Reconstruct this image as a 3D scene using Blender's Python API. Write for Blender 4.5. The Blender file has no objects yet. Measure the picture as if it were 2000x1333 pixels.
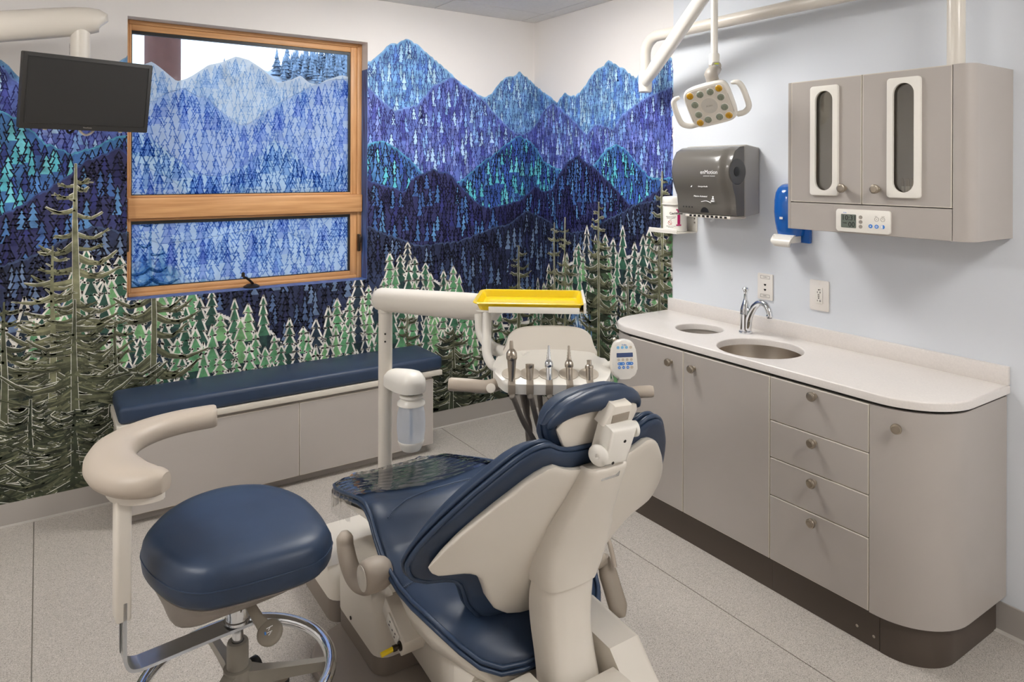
import bpy, bmesh, math, random
import numpy as np
from mathutils import Vector, Matrix
from math import pi, sin, cos, radians

sc = bpy.context.scene
COL = sc.collection

# ------------------------------------------------------------------ camera (surveyed), world, exposure
YAW, ROLL, FPX, HZ = radians(33.94940322), radians(-0.17732255), 1370.48, 332.83
CP = Vector((-2.789, -3.874, 1.6))
_r = Vector((cos(YAW), -sin(YAW), 0)); _u = Vector((0, 0, 1)); CF = Vector((sin(YAW), cos(YAW), 0))
CR = cos(ROLL)*_r - sin(ROLL)*_u
CU = sin(ROLL)*_r + cos(ROLL)*_u
cam_d = bpy.data.cameras.new('camera'); cam = bpy.data.objects.new('camera', cam_d); COL.objects.link(cam)
cam.matrix_world = Matrix(((CR.x, CU.x, -CF.x, CP.x), (CR.y, CU.y, -CF.y, CP.y), (CR.z, CU.z, -CF.z, CP.z), (0, 0, 0, 1)))
cam_d.sensor_width = 36; cam_d.lens = FPX/2000*36
cam_d.shift_x = 0; cam_d.shift_y = -(666.5-HZ)/2000
cam_d.clip_start = .05; cam_d.clip_end = 500
sc.camera = cam

def lin(c):
    return tuple(((v/255)/12.92 if v/255 <= .04045 else ((v/255+.055)/1.055)**2.4) for v in c)

w = bpy.data.worlds.new('sky'); sc.world = w; w.use_nodes = True
nt = w.node_tree; nt.nodes.clear()
wo = nt.nodes.new('ShaderNodeOutputWorld'); bg = nt.nodes.new('ShaderNodeBackground')
wt = nt.nodes.new('ShaderNodeTexCoord'); wn = nt.nodes.new('ShaderNodeTexNoise'); wr = nt.nodes.new('ShaderNodeValToRGB')
wn.inputs['Scale'].default_value = 4.0; wn.inputs['Detail'].default_value = 5
wr.color_ramp.elements[0].color = (.62, .78, 1.0, 1); wr.color_ramp.elements[1].color = (.93, .97, 1.0, 1)
wr.color_ramp.elements[0].position = .3; wr.color_ramp.elements[1].position = .6
nt.links.new(wt.outputs['Generated'], wn.inputs['Vector']); nt.links.new(wn.outputs['Fac'], wr.inputs['Fac'])
nt.links.new(wr.outputs['Color'], bg.inputs['Color']); bg.inputs['Strength'].default_value = 2.2
nt.links.new(bg.outputs[0], wo.inputs[0])

LAMP_POWER = 31.0       # emission strength of the ceiling troffers' diffusers
LAMP_COLOR = (1.0, .98, .95)
sc.view_settings.view_transform = 'Standard'; sc.view_settings.look = 'None'
sc.view_settings.gamma = 1; sc.view_settings.exposure = 0.0
sc.view_settings.use_curve_mapping = False
sc.cycles.max_bounces = 8; sc.cycles.diffuse_bounces = 5; sc.cycles.glossy_bounces = 4
sc.cycles.transparent_max_bounces = 12

# ------------------------------------------------------------------ survey helpers: photo pixel (2000x1333) -> point on a real plane
def ray(px, py): return CF + CR*((px-1000)/FPX) + CU*((HZ-py)/FPX)
def P(px, py, x=None, y=None, z=None, d=None):
    r = ray(px, py)
    t = d if d is not None else (x-CP.x)/r.x if x is not None else (y-CP.y)/r.y if y is not None else (z-CP.z)/r.z
    return CP + r*t
def lat(a, d, z): # lateral offset a, forward distance d in the viewing heading, height z
    return Vector((CP.x, CP.y, 0)) + _r*a + CF*d + Vector((0, 0, z))

# ------------------------------------------------------------------ object helpers
W = {}
def _link(o, name, parent, M):
    COL.objects.link(o); W[o.name] = M
    if parent is not None:
        o.parent = parent; o.matrix_parent_inverse = W[parent.name].inverted()
    o.matrix_basis = M
    return o
def tag(o, label=None, cat=None, group=None, kind=None):
    if label: o['label'] = label
    if cat: o['category'] = cat
    if group: o['group'] = group
    if kind: o['kind'] = kind
    return o
def thing(name, label, cat, loc=(0, 0, 0), rotz=0, group=None):
    o = bpy.data.objects.new(name, None); o.empty_display_size = .05
    _link(o, name, None, Matrix.Translation(Vector(loc)) @ Matrix.Rotation(rotz, 4, 'Z'))
    return tag(o, label, cat, group)
def mesh_from(bm, name, mat, smooth=35):
    bmesh.ops.recalc_face_normals(bm, faces=bm.faces[:])
    me = bpy.data.meshes.new(name); bm.to_mesh(me); bm.free()
    for m in (mat if isinstance(mat, (list, tuple)) else [mat]): me.materials.append(m)
    if smooth:
        me.polygons.foreach_set('use_smooth', [True]*len(me.polygons))
        me.set_sharp_from_angle(angle=radians(smooth))
    return me
def part(name, bm, mat, parent=None, smooth=35, label=None, M=None, recalc=True):
    """bm in world coordinates (or, with M, in the frame M). Becomes one mesh object with its origin at its own centre."""
    me = mesh_from(bm, name, mat, smooth)
    if M is None:
        co = np.empty(len(me.vertices)*3); me.vertices.foreach_get('co', co); co = co.reshape(-1, 3)
        c = (co.min(0)+co.max(0))/2; me.vertices.foreach_set('co', (co-c).ravel()); me.update()
        M = Matrix.Translation(Vector(c))
    o = bpy.data.objects.new(name, me); _link(o, name, parent, M)
    if label: o['label'] = label
    return o
def inst(name, me, M, parent=None, label=None):
    o = bpy.data.objects.new(name, me); _link(o, name, parent, M)
    if label: o['label'] = label
    return o
def struct(name, bm, mat, smooth=35): return tag(part(name, bm, mat, None, smooth), kind='structure')
def copy_tree(o, M, parent=None, pM_old=None, pM_new=None):
    """copy a thing and its parts; M = new world matrix of the root"""
    c = o.copy(); COL.objects.link(c); W[c.name] = M
    if parent is not None:
        c.parent = parent; c.matrix_parent_inverse = W[parent.name].inverted()
    c.matrix_basis = M
    for ch in list(o.children):
        copy_tree(ch, M @ W[o.name].inverted() @ W[ch.name], c)
    return c

def frame(o, xax, yax):
    x = Vector(xax).normalized(); z = x.cross(Vector(yax)).normalized(); y = z.cross(x)
    o = Vector(o)
    return Matrix(((x.x, y.x, z.x, o.x), (x.y, y.y, z.y, o.y), (x.z, y.z, z.z, o.z), (0, 0, 0, 1)))
def NB(): return bmesh.new()
def xform(bm, M, v0=0):
    bm.verts.ensure_lookup_table()
    for v in bm.verts[v0:]: v.co = M @ v.co
def box(bm, x0, x1, y0, y1, z0, z1, bev=0, seg=2, M=None):
    vs = [bm.verts.new(p) for p in ((x0, y0, z0), (x1, y0, z0), (x1, y1, z0), (x0, y1, z0), (x0, y0, z1), (x1, y0, z1), (x1, y1, z1), (x0, y1, z1))]
    fs = [bm.faces.new([vs[i] for i in q]) for q in ((3, 2, 1, 0), (4, 5, 6, 7), (0, 1, 5, 4), (1, 2, 6, 5), (2, 3, 7, 6), (3, 0, 4, 7))]
    if M is not None:
        for v in vs: v.co = M @ v.co
    if bev:
        es = list({e for f in fs for e in f.edges})
        bmesh.ops.bevel(bm, geom=es, offset=bev, segments=seg, affect='EDGES', profile=.5)
    return bm
def prism(bm, pts, M, h, bev=0, seg=2, both=False):
    """polygon pts (2D, in frame M's xy) extruded along the frame's z by h; bevels the far rim (and the near one with both)"""
    a = [bm.verts.new(M @ Vector((p[0], p[1], 0))) for p in pts]
    b = [bm.verts.new(M @ Vector((p[0], p[1], h))) for p in pts]
    n = len(pts)
    fa = bm.faces.new(a[::-1]); fb = bm.faces.new(b)
    for i in range(n): bm.faces.new((a[i], a[(i+1) % n], b[(i+1) % n], b[i]))
    if bev:
        es = list(fb.edges) + (list(fa.edges) if both else [])
        bmesh.ops.bevel(bm, geom=es, offset=bev, segments=seg, affect='EDGES', profile=.5)
    return bm
def rrect(w, h, r, n=5, cx=0, cy=0):
    out = []
    for (sx, sy, a0) in ((1, 1, 0), (-1, 1, pi/2), (-1, -1, pi), (1, -1, 1.5*pi)):
        for k in range(n+1):
            a = a0 + pi/2*k/n
            out.append((cx+sx*(w/2-r)+r*cos(a), cy+sy*(h/2-r)+r*sin(a)))
    return out
def circ(r, n=24, cx=0, cy=0, ry=None):
    return [(cx+r*cos(2*pi*k/n), cy+(ry or r)*sin(2*pi*k/n)) for k in range(n)]
def catmull(pts, n=6, closed=False):
    pts = [Vector(p) for p in pts]; out = []; N = len(pts)
    rng = range(N) if closed else range(N-1)
    for i in rng:
        p0 = pts[(i-1) % N] if closed or i > 0 else pts[0]*2-pts[1]
        p1 = pts[i]; p2 = pts[(i+1) % N]
        p3 = pts[(i+2) % N] if closed or i+2 < N else pts[-1]*2-pts[-2]
        for k in range(n):
            t = k/n
            out.append(.5*((2*p1)+(p2-p0)*t+(2*p0-5*p1+4*p2-p3)*t*t+(3*p1-p0-3*p2+p3)*t**3))
    if not closed: out.append(pts[-1])
    return out
def tube(bm, pts, r, seg=12, closed=False, cap=True, up=None, ry=None):
    """r: number or list (radius along), ry: second radius (elliptical section, along the 'up' hint)"""
    pts = [Vector(p) for p in pts]; n = len(pts)
    R_ = [r]*n if not hasattr(r, '__len__') else r
    RY = R_ if ry is None else ([ry]*n if not hasattr(ry, '__len__') else ry)
    T = []
    for i in range(n):
        a = pts[(i-1) % n] if closed or i > 0 else pts[0]; b = pts[(i+1) % n] if closed or i < n-1 else pts[-1]
        T.append((b-a).normalized())
    nrm = Vector(up) if up is not None else (Vector((0, 0, 1)) if abs(T[0].z) < .9 else Vector((1, 0, 0)))
    rings = []
    for i in range(n):
        t = T[i]; base = Vector(up) if up is not None else nrm
        u_ = (base - t*base.dot(t))
        if u_.length < 1e-6: u_ = t.orthogonal()
        u_.normalize(); nrm = u_; v_ = t.cross(u_)
        rings.append([bm.verts.new(pts[i]+v_*(R_[i]*cos(2*pi*k/seg))+u_*(RY[i]*sin(2*pi*k/seg))) for k in range(seg)])
    m = n if closed else n-1
    for i in range(m):
        A, B = rings[i], rings[(i+1) % n]
        for k in range(seg): bm.faces.new((A[k], A[(k+1) % seg], B[(k+1) % seg], B[k]))
    if cap and not closed:
        bm.faces.new(rings[0][::-1]); bm.faces.new(rings[-1])
    return bm
def loft(bm, rings, cap=True, closed=False):
    V = [[bm.verts.new(p) for p in r] for r in rings]; s = len(V[0]); n = len(V)
    for i in range(n if closed else n-1):
        A, B = V[i], V[(i+1) % n]
        for k in range(s): bm.faces.new((A[k], A[(k+1) % s], B[(k+1) % s], B[k]))
    if cap and not closed: bm.faces.new(V[0][::-1]); bm.faces.new(V[-1])
    return bm
def lathe(bm, prof, o, axis=(0, 0, 1), seg=24, open0=False):
    """prof: (radius, height) along axis from o; open ends are closed when radius > 0"""
    ax = Vector(axis).normalized(); x = ax.orthogonal().normalized(); y = ax.cross(x); o = Vector(o); rings = []
    for r, h in prof:
        if r < 1e-6: rings.append([bm.verts.new(o+ax*h)])
        else: rings.append([bm.verts.new(o+ax*h+x*(r*cos(2*pi*k/seg))+y*(r*sin(2*pi*k/seg))) for k in range(seg)])
    for A, B in zip(rings, rings[1:]):
        for k in range(seg):
            k2 = (k+1) % seg
            if len(A) == 1 and len(B) == 1: continue
            if len(A) == 1: bm.faces.new((A[0], B[k], B[k2]))
            elif len(B) == 1: bm.faces.new((A[k], A[k2], B[0]))
            else: bm.faces.new((A[k], A[k2], B[k2], B[k]))
    if len(rings[0]) > 1 and not open0: bm.faces.new(rings[0][::-1])
    if len(rings[-1]) > 1: bm.faces.new(rings[-1])
    return bm
def text_bm(s, size, M, thick=.0004, align='CENTER', bold=0.0):
    cu = bpy.data.curves.new('lettering', 'FONT'); cu.body = s; cu.size = size; cu.extrude = thick/2; cu.align_x = align; cu.align_y = 'CENTER'
    cu.resolution_u = 3; cu.offset = bold
    o = bpy.data.objects.new('lettering_source', cu); COL.objects.link(o)
    bpy.context.view_layer.update()
    me = bpy.data.meshes.new_from_object(o.evaluated_get(bpy.context.evaluated_depsgraph_get()))
    bpy.data.objects.remove(o); bpy.data.curves.remove(cu)
    bm = bmesh.new(); bm.from_mesh(me); bpy.data.meshes.remove(me)
    for v in bm.verts: v.co = M @ v.co
    return bm
def interp(tab, x):
    a = np.array(tab, float); return float(np.interp(x, a[:, 0], a[:, 1]))

# ------------------------------------------------------------------ materials
def mat(name, c, rough=.5, metal=0, spec=.5, coat=0, noise=None, bump=None, trans=0, ior=1.45, alpha=1, emit=None):
    m = bpy.data.materials.new(name); m.use_nodes = True; t = m.node_tree; b = t.nodes['Principled BSDF']
    col = (*lin(c), 1); b.inputs['Base Color'].default_value = col
    b.inputs['Roughness'].default_value = rough; b.inputs['Metallic'].default_value = metal
    b.inputs['Specular IOR Level'].default_value = spec; b.inputs['Coat Weight'].default_value = coat
    b.inputs['Coat Roughness'].default_value = .08
    b.inputs['Transmission Weight'].default_value = trans; b.inputs['IOR'].default_value = ior; b.inputs['Alpha'].default_value = alpha
    if emit: b.inputs['Emission Color'].default_value = (*emit[0], 1); b.inputs['Emission Strength'].default_value = emit[1]
    tc = t.nodes.new('ShaderNodeTexCoord')
    if noise:  # (scale, amount, detail)
        n = t.nodes.new('ShaderNodeTexNoise'); n.inputs['Scale'].default_value = noise[0]; n.inputs['Detail'].default_value = noise[2] if len(noise) > 2 else 4
        t.links.new(tc.outputs['Object'], n.inputs['Vector'])
        mr = t.nodes.new('ShaderNodeMapRange'); mr.inputs['From Min'].default_value = .3; mr.inputs['From Max'].default_value = .7
        mr.inputs['To Min'].default_value = 1-noise[1]; mr.inputs['To Max'].default_value = 1+noise[1]
        mx = t.nodes.new('ShaderNodeVectorMath'); mx.operation = 'SCALE'; mx.inputs[0].default_value = col[:3]
        t.links.new(n.outputs['Fac'], mr.inputs['Value']); t.links.new(mr.outputs[0], mx.inputs['Scale']); t.links.new(mx.outputs[0], b.inputs['Base Color'])
    if bump:  # (scale, strength, distance)
        n = t.nodes.new('ShaderNodeTexNoise'); n.inputs['Scale'].default_value = bump[0]; n.inputs['Detail'].default_value = 3
        bp = t.nodes.new('ShaderNodeBump'); bp.inputs['Strength'].default_value = bump[1]; bp.inputs['Distance'].default_value = bump[2] if len(bump) > 2 else .002
        t.links.new(tc.outputs['Object'], n.inputs['Vector']); t.links.new(n.outputs['Fac'], bp.inputs['Height']); t.links.new(bp.outputs[0], b.inputs['Normal'])
    return m

M_WALL = mat('wall_paint_white', (226, 222, 219), .85, bump=(180, .08))
M_BLUE = mat('wall_paint_pale_blue', (216, 220, 226), .8, bump=(180, .08))
M_CEIL = mat('ceiling_tile_white', (222, 221, 219), .95, noise=(60, .03), bump=(220, .25))
M_GRID = mat('ceiling_grid_grey', (120, 118, 115), .6)
M_BASE = mat('rubber_baseboard_taupe', (164, 158, 152), .5)
M_STRIP = mat('cove_strip_grey', (185, 180, 173), .6)
M_SEAM = mat('weld_seam', (142, 136, 128), .6)
M_CAB = mat('laminate_taupe', (172, 165, 159), .42, noise=(7, .015), bump=(300, .05))
M_CABEDGE = mat('laminate_edge_band', (205, 198, 186), .4)
M_KICK = mat('plinth_brown', (78, 68, 60), .38)
M_DARK = mat('shadow_gap_dark', (40, 36, 32), .8)
M_COUNTER = mat('solid_surface_counter', (218, 212, 207), .32, noise=(160, .035, 6))
M_NICKEL = mat('satin_nickel', (176, 166, 152), .3, 1)
M_CHROME = mat('polished_chrome', (225, 228, 232), .06, 1)
M_STEEL = mat('brushed_steel', (178, 168, 155), .3, 1, bump=(60, .05))
M_IVORY = mat('ivory_plastic', (220, 213, 202), .33, coat=.15)
M_SKIRT = mat('taupe_skirt', (128, 118, 109), .5)
M_PLATE = mat('base_plate_taupe', (160, 151, 142), .5)
M_CUP = mat('holder_cup_shade_beige', (196, 186, 172), .5)  # darker tone stands in for the shade of an uncut recess
M_WHITE = mat('white_plastic', (232, 228, 220), .3, coat=.2)
M_TAUPE = mat('taupe_plastic', (178, 166, 152), .45)
M_DTAUPE = mat('dark_taupe_plastic', (150, 139, 126), .45)
M_GREYP = mat('grey_base_plastic', (150, 142, 134), .45)
M_NAVY = mat('navy_vinyl', (42, 57, 80), .42, spec=.5, noise=(9, .12), bump=(420, .12, .001))
M_NAVYSEAM = mat('navy_piping', (46, 62, 86), .4)
M_THREAD = mat('stitch_thread', (110, 122, 142), .6)
M_BLACK = mat('black_plastic', (28, 27, 26), .4)
M_BEZEL = mat('monitor_bezel', (46, 44, 42), .45)
M_SCREEN = mat('monitor_screen_off', (38, 36, 34), .5)
M_YELLOW = mat('yellow_tray_plastic', (236, 204, 22), .22, coat=.3)
M_HOSE = mat('grey_hose', (118, 110, 101), .5)
M_ALU = mat('brushed_aluminium', (196, 200, 205), .28, 1)
M_GREYSTEEL = mat('grey_painted_steel', (142, 136, 126), .4)
M_GREYLEVER = mat('grey_lever', (132, 124, 112), .5)
M_LETTER_W = mat('white_lettering', (240, 240, 240), .5)
M_LETTER_D = mat('dark_lettering', (70, 66, 62), .6)
M_BLACKTXT = mat('black_lettering', (24, 22, 22), .6)
M_MAGENTA = mat('magenta_print', (190, 24, 104), .5)
M_REDPRINT = mat('red_print', (190, 60, 60), .5)
M_BLUEBTN = mat('blue_button', (66, 128, 205), .4)
M_LBLUEBTN = mat('light_blue_button', (128, 190, 232), .4)
M_TANBTN = mat('tan_button', (196, 184, 166), .4)
M_GREYBTN = mat('grey_button', (150, 143, 135), .5)
M_LCD = mat('timer_lcd', (104, 112, 104), .25)
M_PADLCD = mat('pad_lcd', (62, 80, 122), .25)
M_OUTLET = mat('white_device_plate', (232, 227, 221), .35)

def glassy(name, tint, mixf, rough=.02):
    """thin sheet: mostly see-through, with a glossy skin"""
    m = bpy.data.materials.new(name); m.use_nodes = True; t = m.node_tree; t.nodes.clear()
    o = t.nodes.new('ShaderNodeOutputMaterial'); tr = t.nodes.new('ShaderNodeBsdfTransparent'); gl = t.nodes.new('ShaderNodeBsdfGlossy')
    tr.inputs[0].default_value = (*tint, 1); gl.inputs['Roughness'].default_value = rough
    mx = t.nodes.new('ShaderNodeMixShader'); fr = t.nodes.new('ShaderNodeFresnel'); fr.inputs['IOR'].default_value = 1.5
    ad = t.nodes.new('ShaderNodeMath'); ad.operation = 'ADD'; ad.inputs[1].default_value = mixf; ad.use_clamp = True
    t.links.new(fr.outputs[0], ad.inputs[0]); t.links.new(ad.outputs[0], mx.inputs[0])
    t.links.new(tr.outputs[0], mx.inputs[1]); t.links.new(gl.outputs[0], mx.inputs[2]); t.links.new(mx.outputs[0], o.inputs[0])
    return m
M_GLASS = glassy('clear_pane', (.97, .99, 1), 0)
M_CABGLASS = glassy('smoked_cabinet_glass', (.86, .84, .78), .15)
M_SHEET = glassy('clear_plastic_sheet', (.95, .95, .94), .20, .06)

# wood with grain
def wood(name, scale):
    m = mat(name, (192, 142, 92), .42); t = m.node_tree; b = t.nodes['Principled BSDF']
    tc = t.nodes.new('ShaderNodeTexCoord'); mp = t.nodes.new('ShaderNodeMapping'); mp.inputs['Scale'].default_value = scale
    n = t.nodes.new('ShaderNodeTexNoise'); n.inputs['Scale'].default_value = 1.5; n.inputs['Detail'].default_value = 6
    rp = t.nodes.new('ShaderNodeValToRGB'); rp.color_ramp.elements[0].color = (*lin((180, 128, 80)), 1); rp.color_ramp.elements[1].color = (*lin((212, 162, 112)), 1)
    rp.color_ramp.elements[0].position = .3; rp.color_ramp.elements[1].position = .68
    t.links.new(tc.outputs['Object'], mp.inputs['Vector']); t.links.new(mp.outputs[0], n.inputs['Vector']); t.links.new(n.outputs['Fac'], rp.inputs['Fac']); t.links.new(rp.outputs[0], b.inputs['Base Color'])
    return m
M_WOOD = wood('fir_wood', (2, 45, 45)); M_WOODV = wood('fir_wood_upright', (45, 45, 2))
# vinyl floor with speckle
def floor_mat():
    m = mat('speckled_vinyl', (176, 171, 163), .5); t = m.node_tree; b = t.nodes['Principled BSDF']
    tc = t.nodes.new('ShaderNodeTexCoord'); 
    n = t.nodes.new('ShaderNodeTexNoise'); n.inputs['Scale'].default_value = 330; n.inputs['Detail'].default_value = 2
    rp = t.nodes.new('ShaderNodeValToRGB'); e = rp.color_ramp.elements
    e[0].position = .30; e[0].color = (*lin((124, 118, 111)), 1); e[1].position = .46; e[1].color = (*lin((176, 169, 161)), 1)
    x = e.new(.60); x.color = (*lin((180, 173, 165)), 1); x = e.new(.72); x.color = (*lin((212, 206, 199)), 1)
    n2 = t.nodes.new('ShaderNodeTexNoise'); n2.inputs['Scale'].default_value = 2.5
    mr = t.nodes.new('ShaderNodeMapRange'); mr.inputs['To Min'].default_value = .93; mr.inputs['To Max'].default_value = 1.05
    mx = t.nodes.new('ShaderNodeVectorMath'); mx.operation = 'SCALE'
    t.links.new(tc.outputs['Object'], n.inputs['Vector']); t.links.new(n.outputs['Fac'], rp.inputs['Fac'])
    t.links.new(tc.outputs['Object'], n2.inputs['Vector']); t.links.new(n2.outputs['Fac'], mr.inputs['Value'])
    t.links.new(rp.outputs[0], mx.inputs[0]); t.links.new(mr.outputs[0], mx.inputs['Scale']); t.links.new(mx.outputs[0], b.inputs['Base Color'])
    return m
M_FLOOR = floor_mat()

# ================================================================== ROOM SHELL
XL, YF, ZC = -4.7, -5.2, 2.6
OX0, OX1, OZ0, OZ1 = -2.436, -1.2, .96, 2.346     # window opening
bm = NB(); box(bm, XL, 0, YF, 0, -.15, -.004); floor = struct('floor', bm, M_SEAM)
for (a, b_) in ((XL, -2.808), (-2.804, -.722), (-.718, 0)):
    bm = NB(); box(bm, a, b_, YF, 0, -.004, 0); part('vinyl_sheet', bm, M_FLOOR, floor)
bm = NB()
box(bm, XL-.15, OX0, 0, .24, -.15, ZC+.2); box(bm, OX1, .15, 0, .24, -.15, ZC+.2)
box(bm, OX0, OX1, 0, .24, -.15, OZ0); box(bm, OX0, OX1, 0, .24, OZ1, ZC+.2)
wall_back = struct('wall_back', bm, M_WALL)
bm = NB(); box(bm, 0, .15, -1.262, 0, -.15, ZC+.2); wall_right = struct('wall_right', bm, M_WALL)
bm = NB(); box(bm, -.0006, .15, YF-.15, -1.262, -.15, ZC+.2); part('pale_blue_wall_section', bm, M_BLUE, wall_right, label='pale blue painted stretch')
bm = NB(); box(bm, XL-.15, XL, YF-.15, 0, -.15, ZC+.2); wall_left = struct('wall_left', bm, M_WALL)
bm = NB(); box(bm, XL, 0, YF-.15, YF, -.15, ZC+.2); wall_front = struct('wall_front', bm, M_WALL)
# ceiling: dark grid plane behind, separate lay-in tiles
bm = NB(); box(bm, XL, 0, YF, 0, ZC+.02, ZC+.2); ceiling = struct('ceiling', bm, M_GRID)
gx = [XL] + [x for x in [-.115-.655*k for k in range(7)][::-1]] + [0]
gy = [YF] + [y for y in [-.258-.62*k for k in range(8)][::-1]] + [0]
LIGHTS = [(-1.0975, -1.188), (-1.0975, -4.288), (-3.7175, -1.808)]   # unseen lamps, one grid bay each; rear and left ones moved to balance brightness
lamp_cells = {}
for i in range(len(gx)-1):
    for j in range(len(gy)-1):
        x0, x1, y0, y1 = gx[i]+.003, gx[i+1]-.003, gy[j]+.003, gy[j+1]-.003
        if x1-x0 < .01 or y1-y0 < .01: continue
        hit = [k for k, (lx, ly) in enumerate(LIGHTS) if x0 < lx < x1 and y0 < ly < y1]
        if hit: lamp_cells[hit[0]] = (x0, x1, y0, y1); continue
        bm = NB(); box(bm, x0, x1, y0, y1, ZC, ZC+.018, .002, 1); part('ceiling_tile', bm, M_CEIL, ceiling)
M_DIFF = mat('troffer_diffuser', (255, 250, 240), .5, emit=(LAMP_COLOR, LAMP_POWER))
names = ['square ceiling light with deep white diffuser nearest the sink wall and the window', 'square ceiling light with deep white diffuser nearest the wall behind the dental chair', 'square ceiling light with deep white diffuser left of the stool']
for k, (x0, x1, y0, y1) in lamp_cells.items():
    t = thing('ceiling_light', names[k], 'light', ((x0+x1)/2, (y0+y1)/2, ZC), group='square ceiling lights')
    bm = NB(); 
    for a in ((x0, x1, y0, y0+.03), (x0, x1, y1-.03, y1), (x0, x0+.03, y0+.03, y1-.03), (x1-.03, x1, y0+.03, y1-.03)): box(bm, *a, ZC-.004, ZC+.018)
    part('frame', bm, M_WHITE, t)
    bm = NB(); box(bm, x0+.03, x1-.03, y0+.03, y1-.03, ZC-.055, ZC+.012, .02, 2); part('diffuser', bm, M_DIFF, t)  # diffuser deepened so its glowing sides brighten the upper walls
# baseboards with flat cove strip
def baseb(name, a, strip):
    bm = NB(); box(bm, *a, 0, .10, .002, 1); o = struct(name, bm, M_BASE)
    bm = NB(); box(bm, *strip, 0, .0025); part('cove_strip', bm, M_STRIP, o); return o
baseb('baseboard_back', (XL, 0, -.006, 0), (XL, 0, -.03, -.006))
baseb('baseboard_right', (-.006, 0, YF, -.006), (-.03, -.006, YF, -.03))
# ================================================================== MURAL (flat print on the two walls, and the same print as film on the panes)
rng = random.Random(7)
S_END = 1.262                                  # print stops here on the right wall (s = distance past the corner)
def sB(px, py, yy=0.0): p = P(px, py, y=yy); return (p.x, p.z)
def sR(px, py): p = P(px, py, x=0); return (-p.y, p.z)
class Print:
    """flat polygons in wall coordinates (s, z), clipped to the print's area"""
    def __init__(self, film=False): self.v = []; self.f = []; self.c = []; self.w = []; self.k = []; self.film = film; self.over = False
    def put(self, poly, e, col):
        i = len(self.v); left = max(p[0] for p in poly) <= 1e-7; self.w.append(left); self.k.append(self.over)
        for s, z in poly:
            if self.film: self.v.append((s, .088-e*.2, z))
            elif left: self.v.append((s, -e-.0004, z))
            else: self.v.append((-e-.0004, -s, z))
        self.f.append(tuple(range(i, i+len(poly)))); self.c.append(col)
def clip(poly, ax, val, keep_less):
    out = []; n = len(poly)
    for i in range(n):
        a, b = poly[i], poly[(i+1) % n]
        ia = (a[ax] <= val) == keep_less or a[ax] == val; ib = (b[ax] <= val) == keep_less or b[ax] == val
        if ia: out.append(a)
        if ia != ib:
            t = (val-a[ax])/(b[ax]-a[ax]); q = [a[0]+(b[0]-a[0])*t, a[1]+(b[1]-a[1])*t]; q[ax] = val; out.append(tuple(q))
    return out if len(out) >= 3 else None
PANES = ((-2.413, -1.267, 1.468, 2.294), (-2.413, -1.267, 1.004, 1.338))
def emit(pr, poly, e, col):
    s0 = min(p[0] for p in poly); s1 = max(p[0] for p in poly); z0 = min(p[1] for p in poly); z1 = max(p[1] for p in poly)
    if pr.film:
        for (a, b, c, d) in PANES:
            if s1 < a or s0 > b or z1 < c or z0 > d: continue
            q = poly
            for ax, val, kl in ((0, a, False), (0, b, True), (1, c, False), (1, d, True)):
                if q and not (a <= s0 and s1 <= b and c <= z0 and z1 <= d): q = clip(q, ax, val, kl)
            if q: pr.put(q, e, col)
        return
    if s0 > S_END or s1 < -3.5 or z1 < .1: return
    if z0 < .1: poly = clip(poly, 1, .1, False)
    if poly and s1 > S_END: poly = clip(poly, 0, S_END, True)
    if not poly: return
    if s0 < 0 < s1:
        for kl in (True, False):
            q = clip(poly, 0, 0.0, kl)
            if q: emit(pr, q, e, col)
        return
    if s1 < OX0 or s0 > OX1 or z1 < OZ0 or z0 > OZ1: pr.put(poly, e, col); return
    q = clip(poly, 0, OX0, True) if s0 < OX0 else None
    if q: pr.put(q, e, col)
    q = clip(poly, 0, OX1, False) if s1 > OX1 else None
    if q: pr.put(q, e, col)
    m = poly
    if s0 < OX0: m = clip(m, 0, OX0, False)
    if m and s1 > OX1: m = clip(m, 0, OX1, True)
    if m and z0 < OZ0:
        q = clip(m, 1, OZ0, True)
        if q: pr.put(q, e, col)

def seg(pr, a, b, t, e, col, t2=None):
    dx, dz = b[0]-a[0], b[1]-a[1]; l = math.hypot(dx, dz)
    if l < 1e-6: return
    t2 = t if t2 is None else t2; nx, nz = -dz/l/2, dx/l/2
    emit(pr, [(a[0]-nx*t, a[1]-nz*t), (b[0]-nx*t2, b[1]-nz*t2), (b[0]+nx*t2, b[1]+nz*t2), (a[0]+nx*t, a[1]+nz*t)], e, col)
def path(pr, pts, t, e, col):
    for a, b in zip(pts, pts[1:]): 
        l = math.hypot(b[0]-a[0], b[1]-a[1]) or 1; k = t*.3/l
        seg(pr, (a[0]-(b[0]-a[0])*k, a[1]-(b[1]-a[1])*k), (b[0]+(b[0]-a[0])*k, b[1]+(b[1]-a[1])*k), t, e, col)

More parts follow.
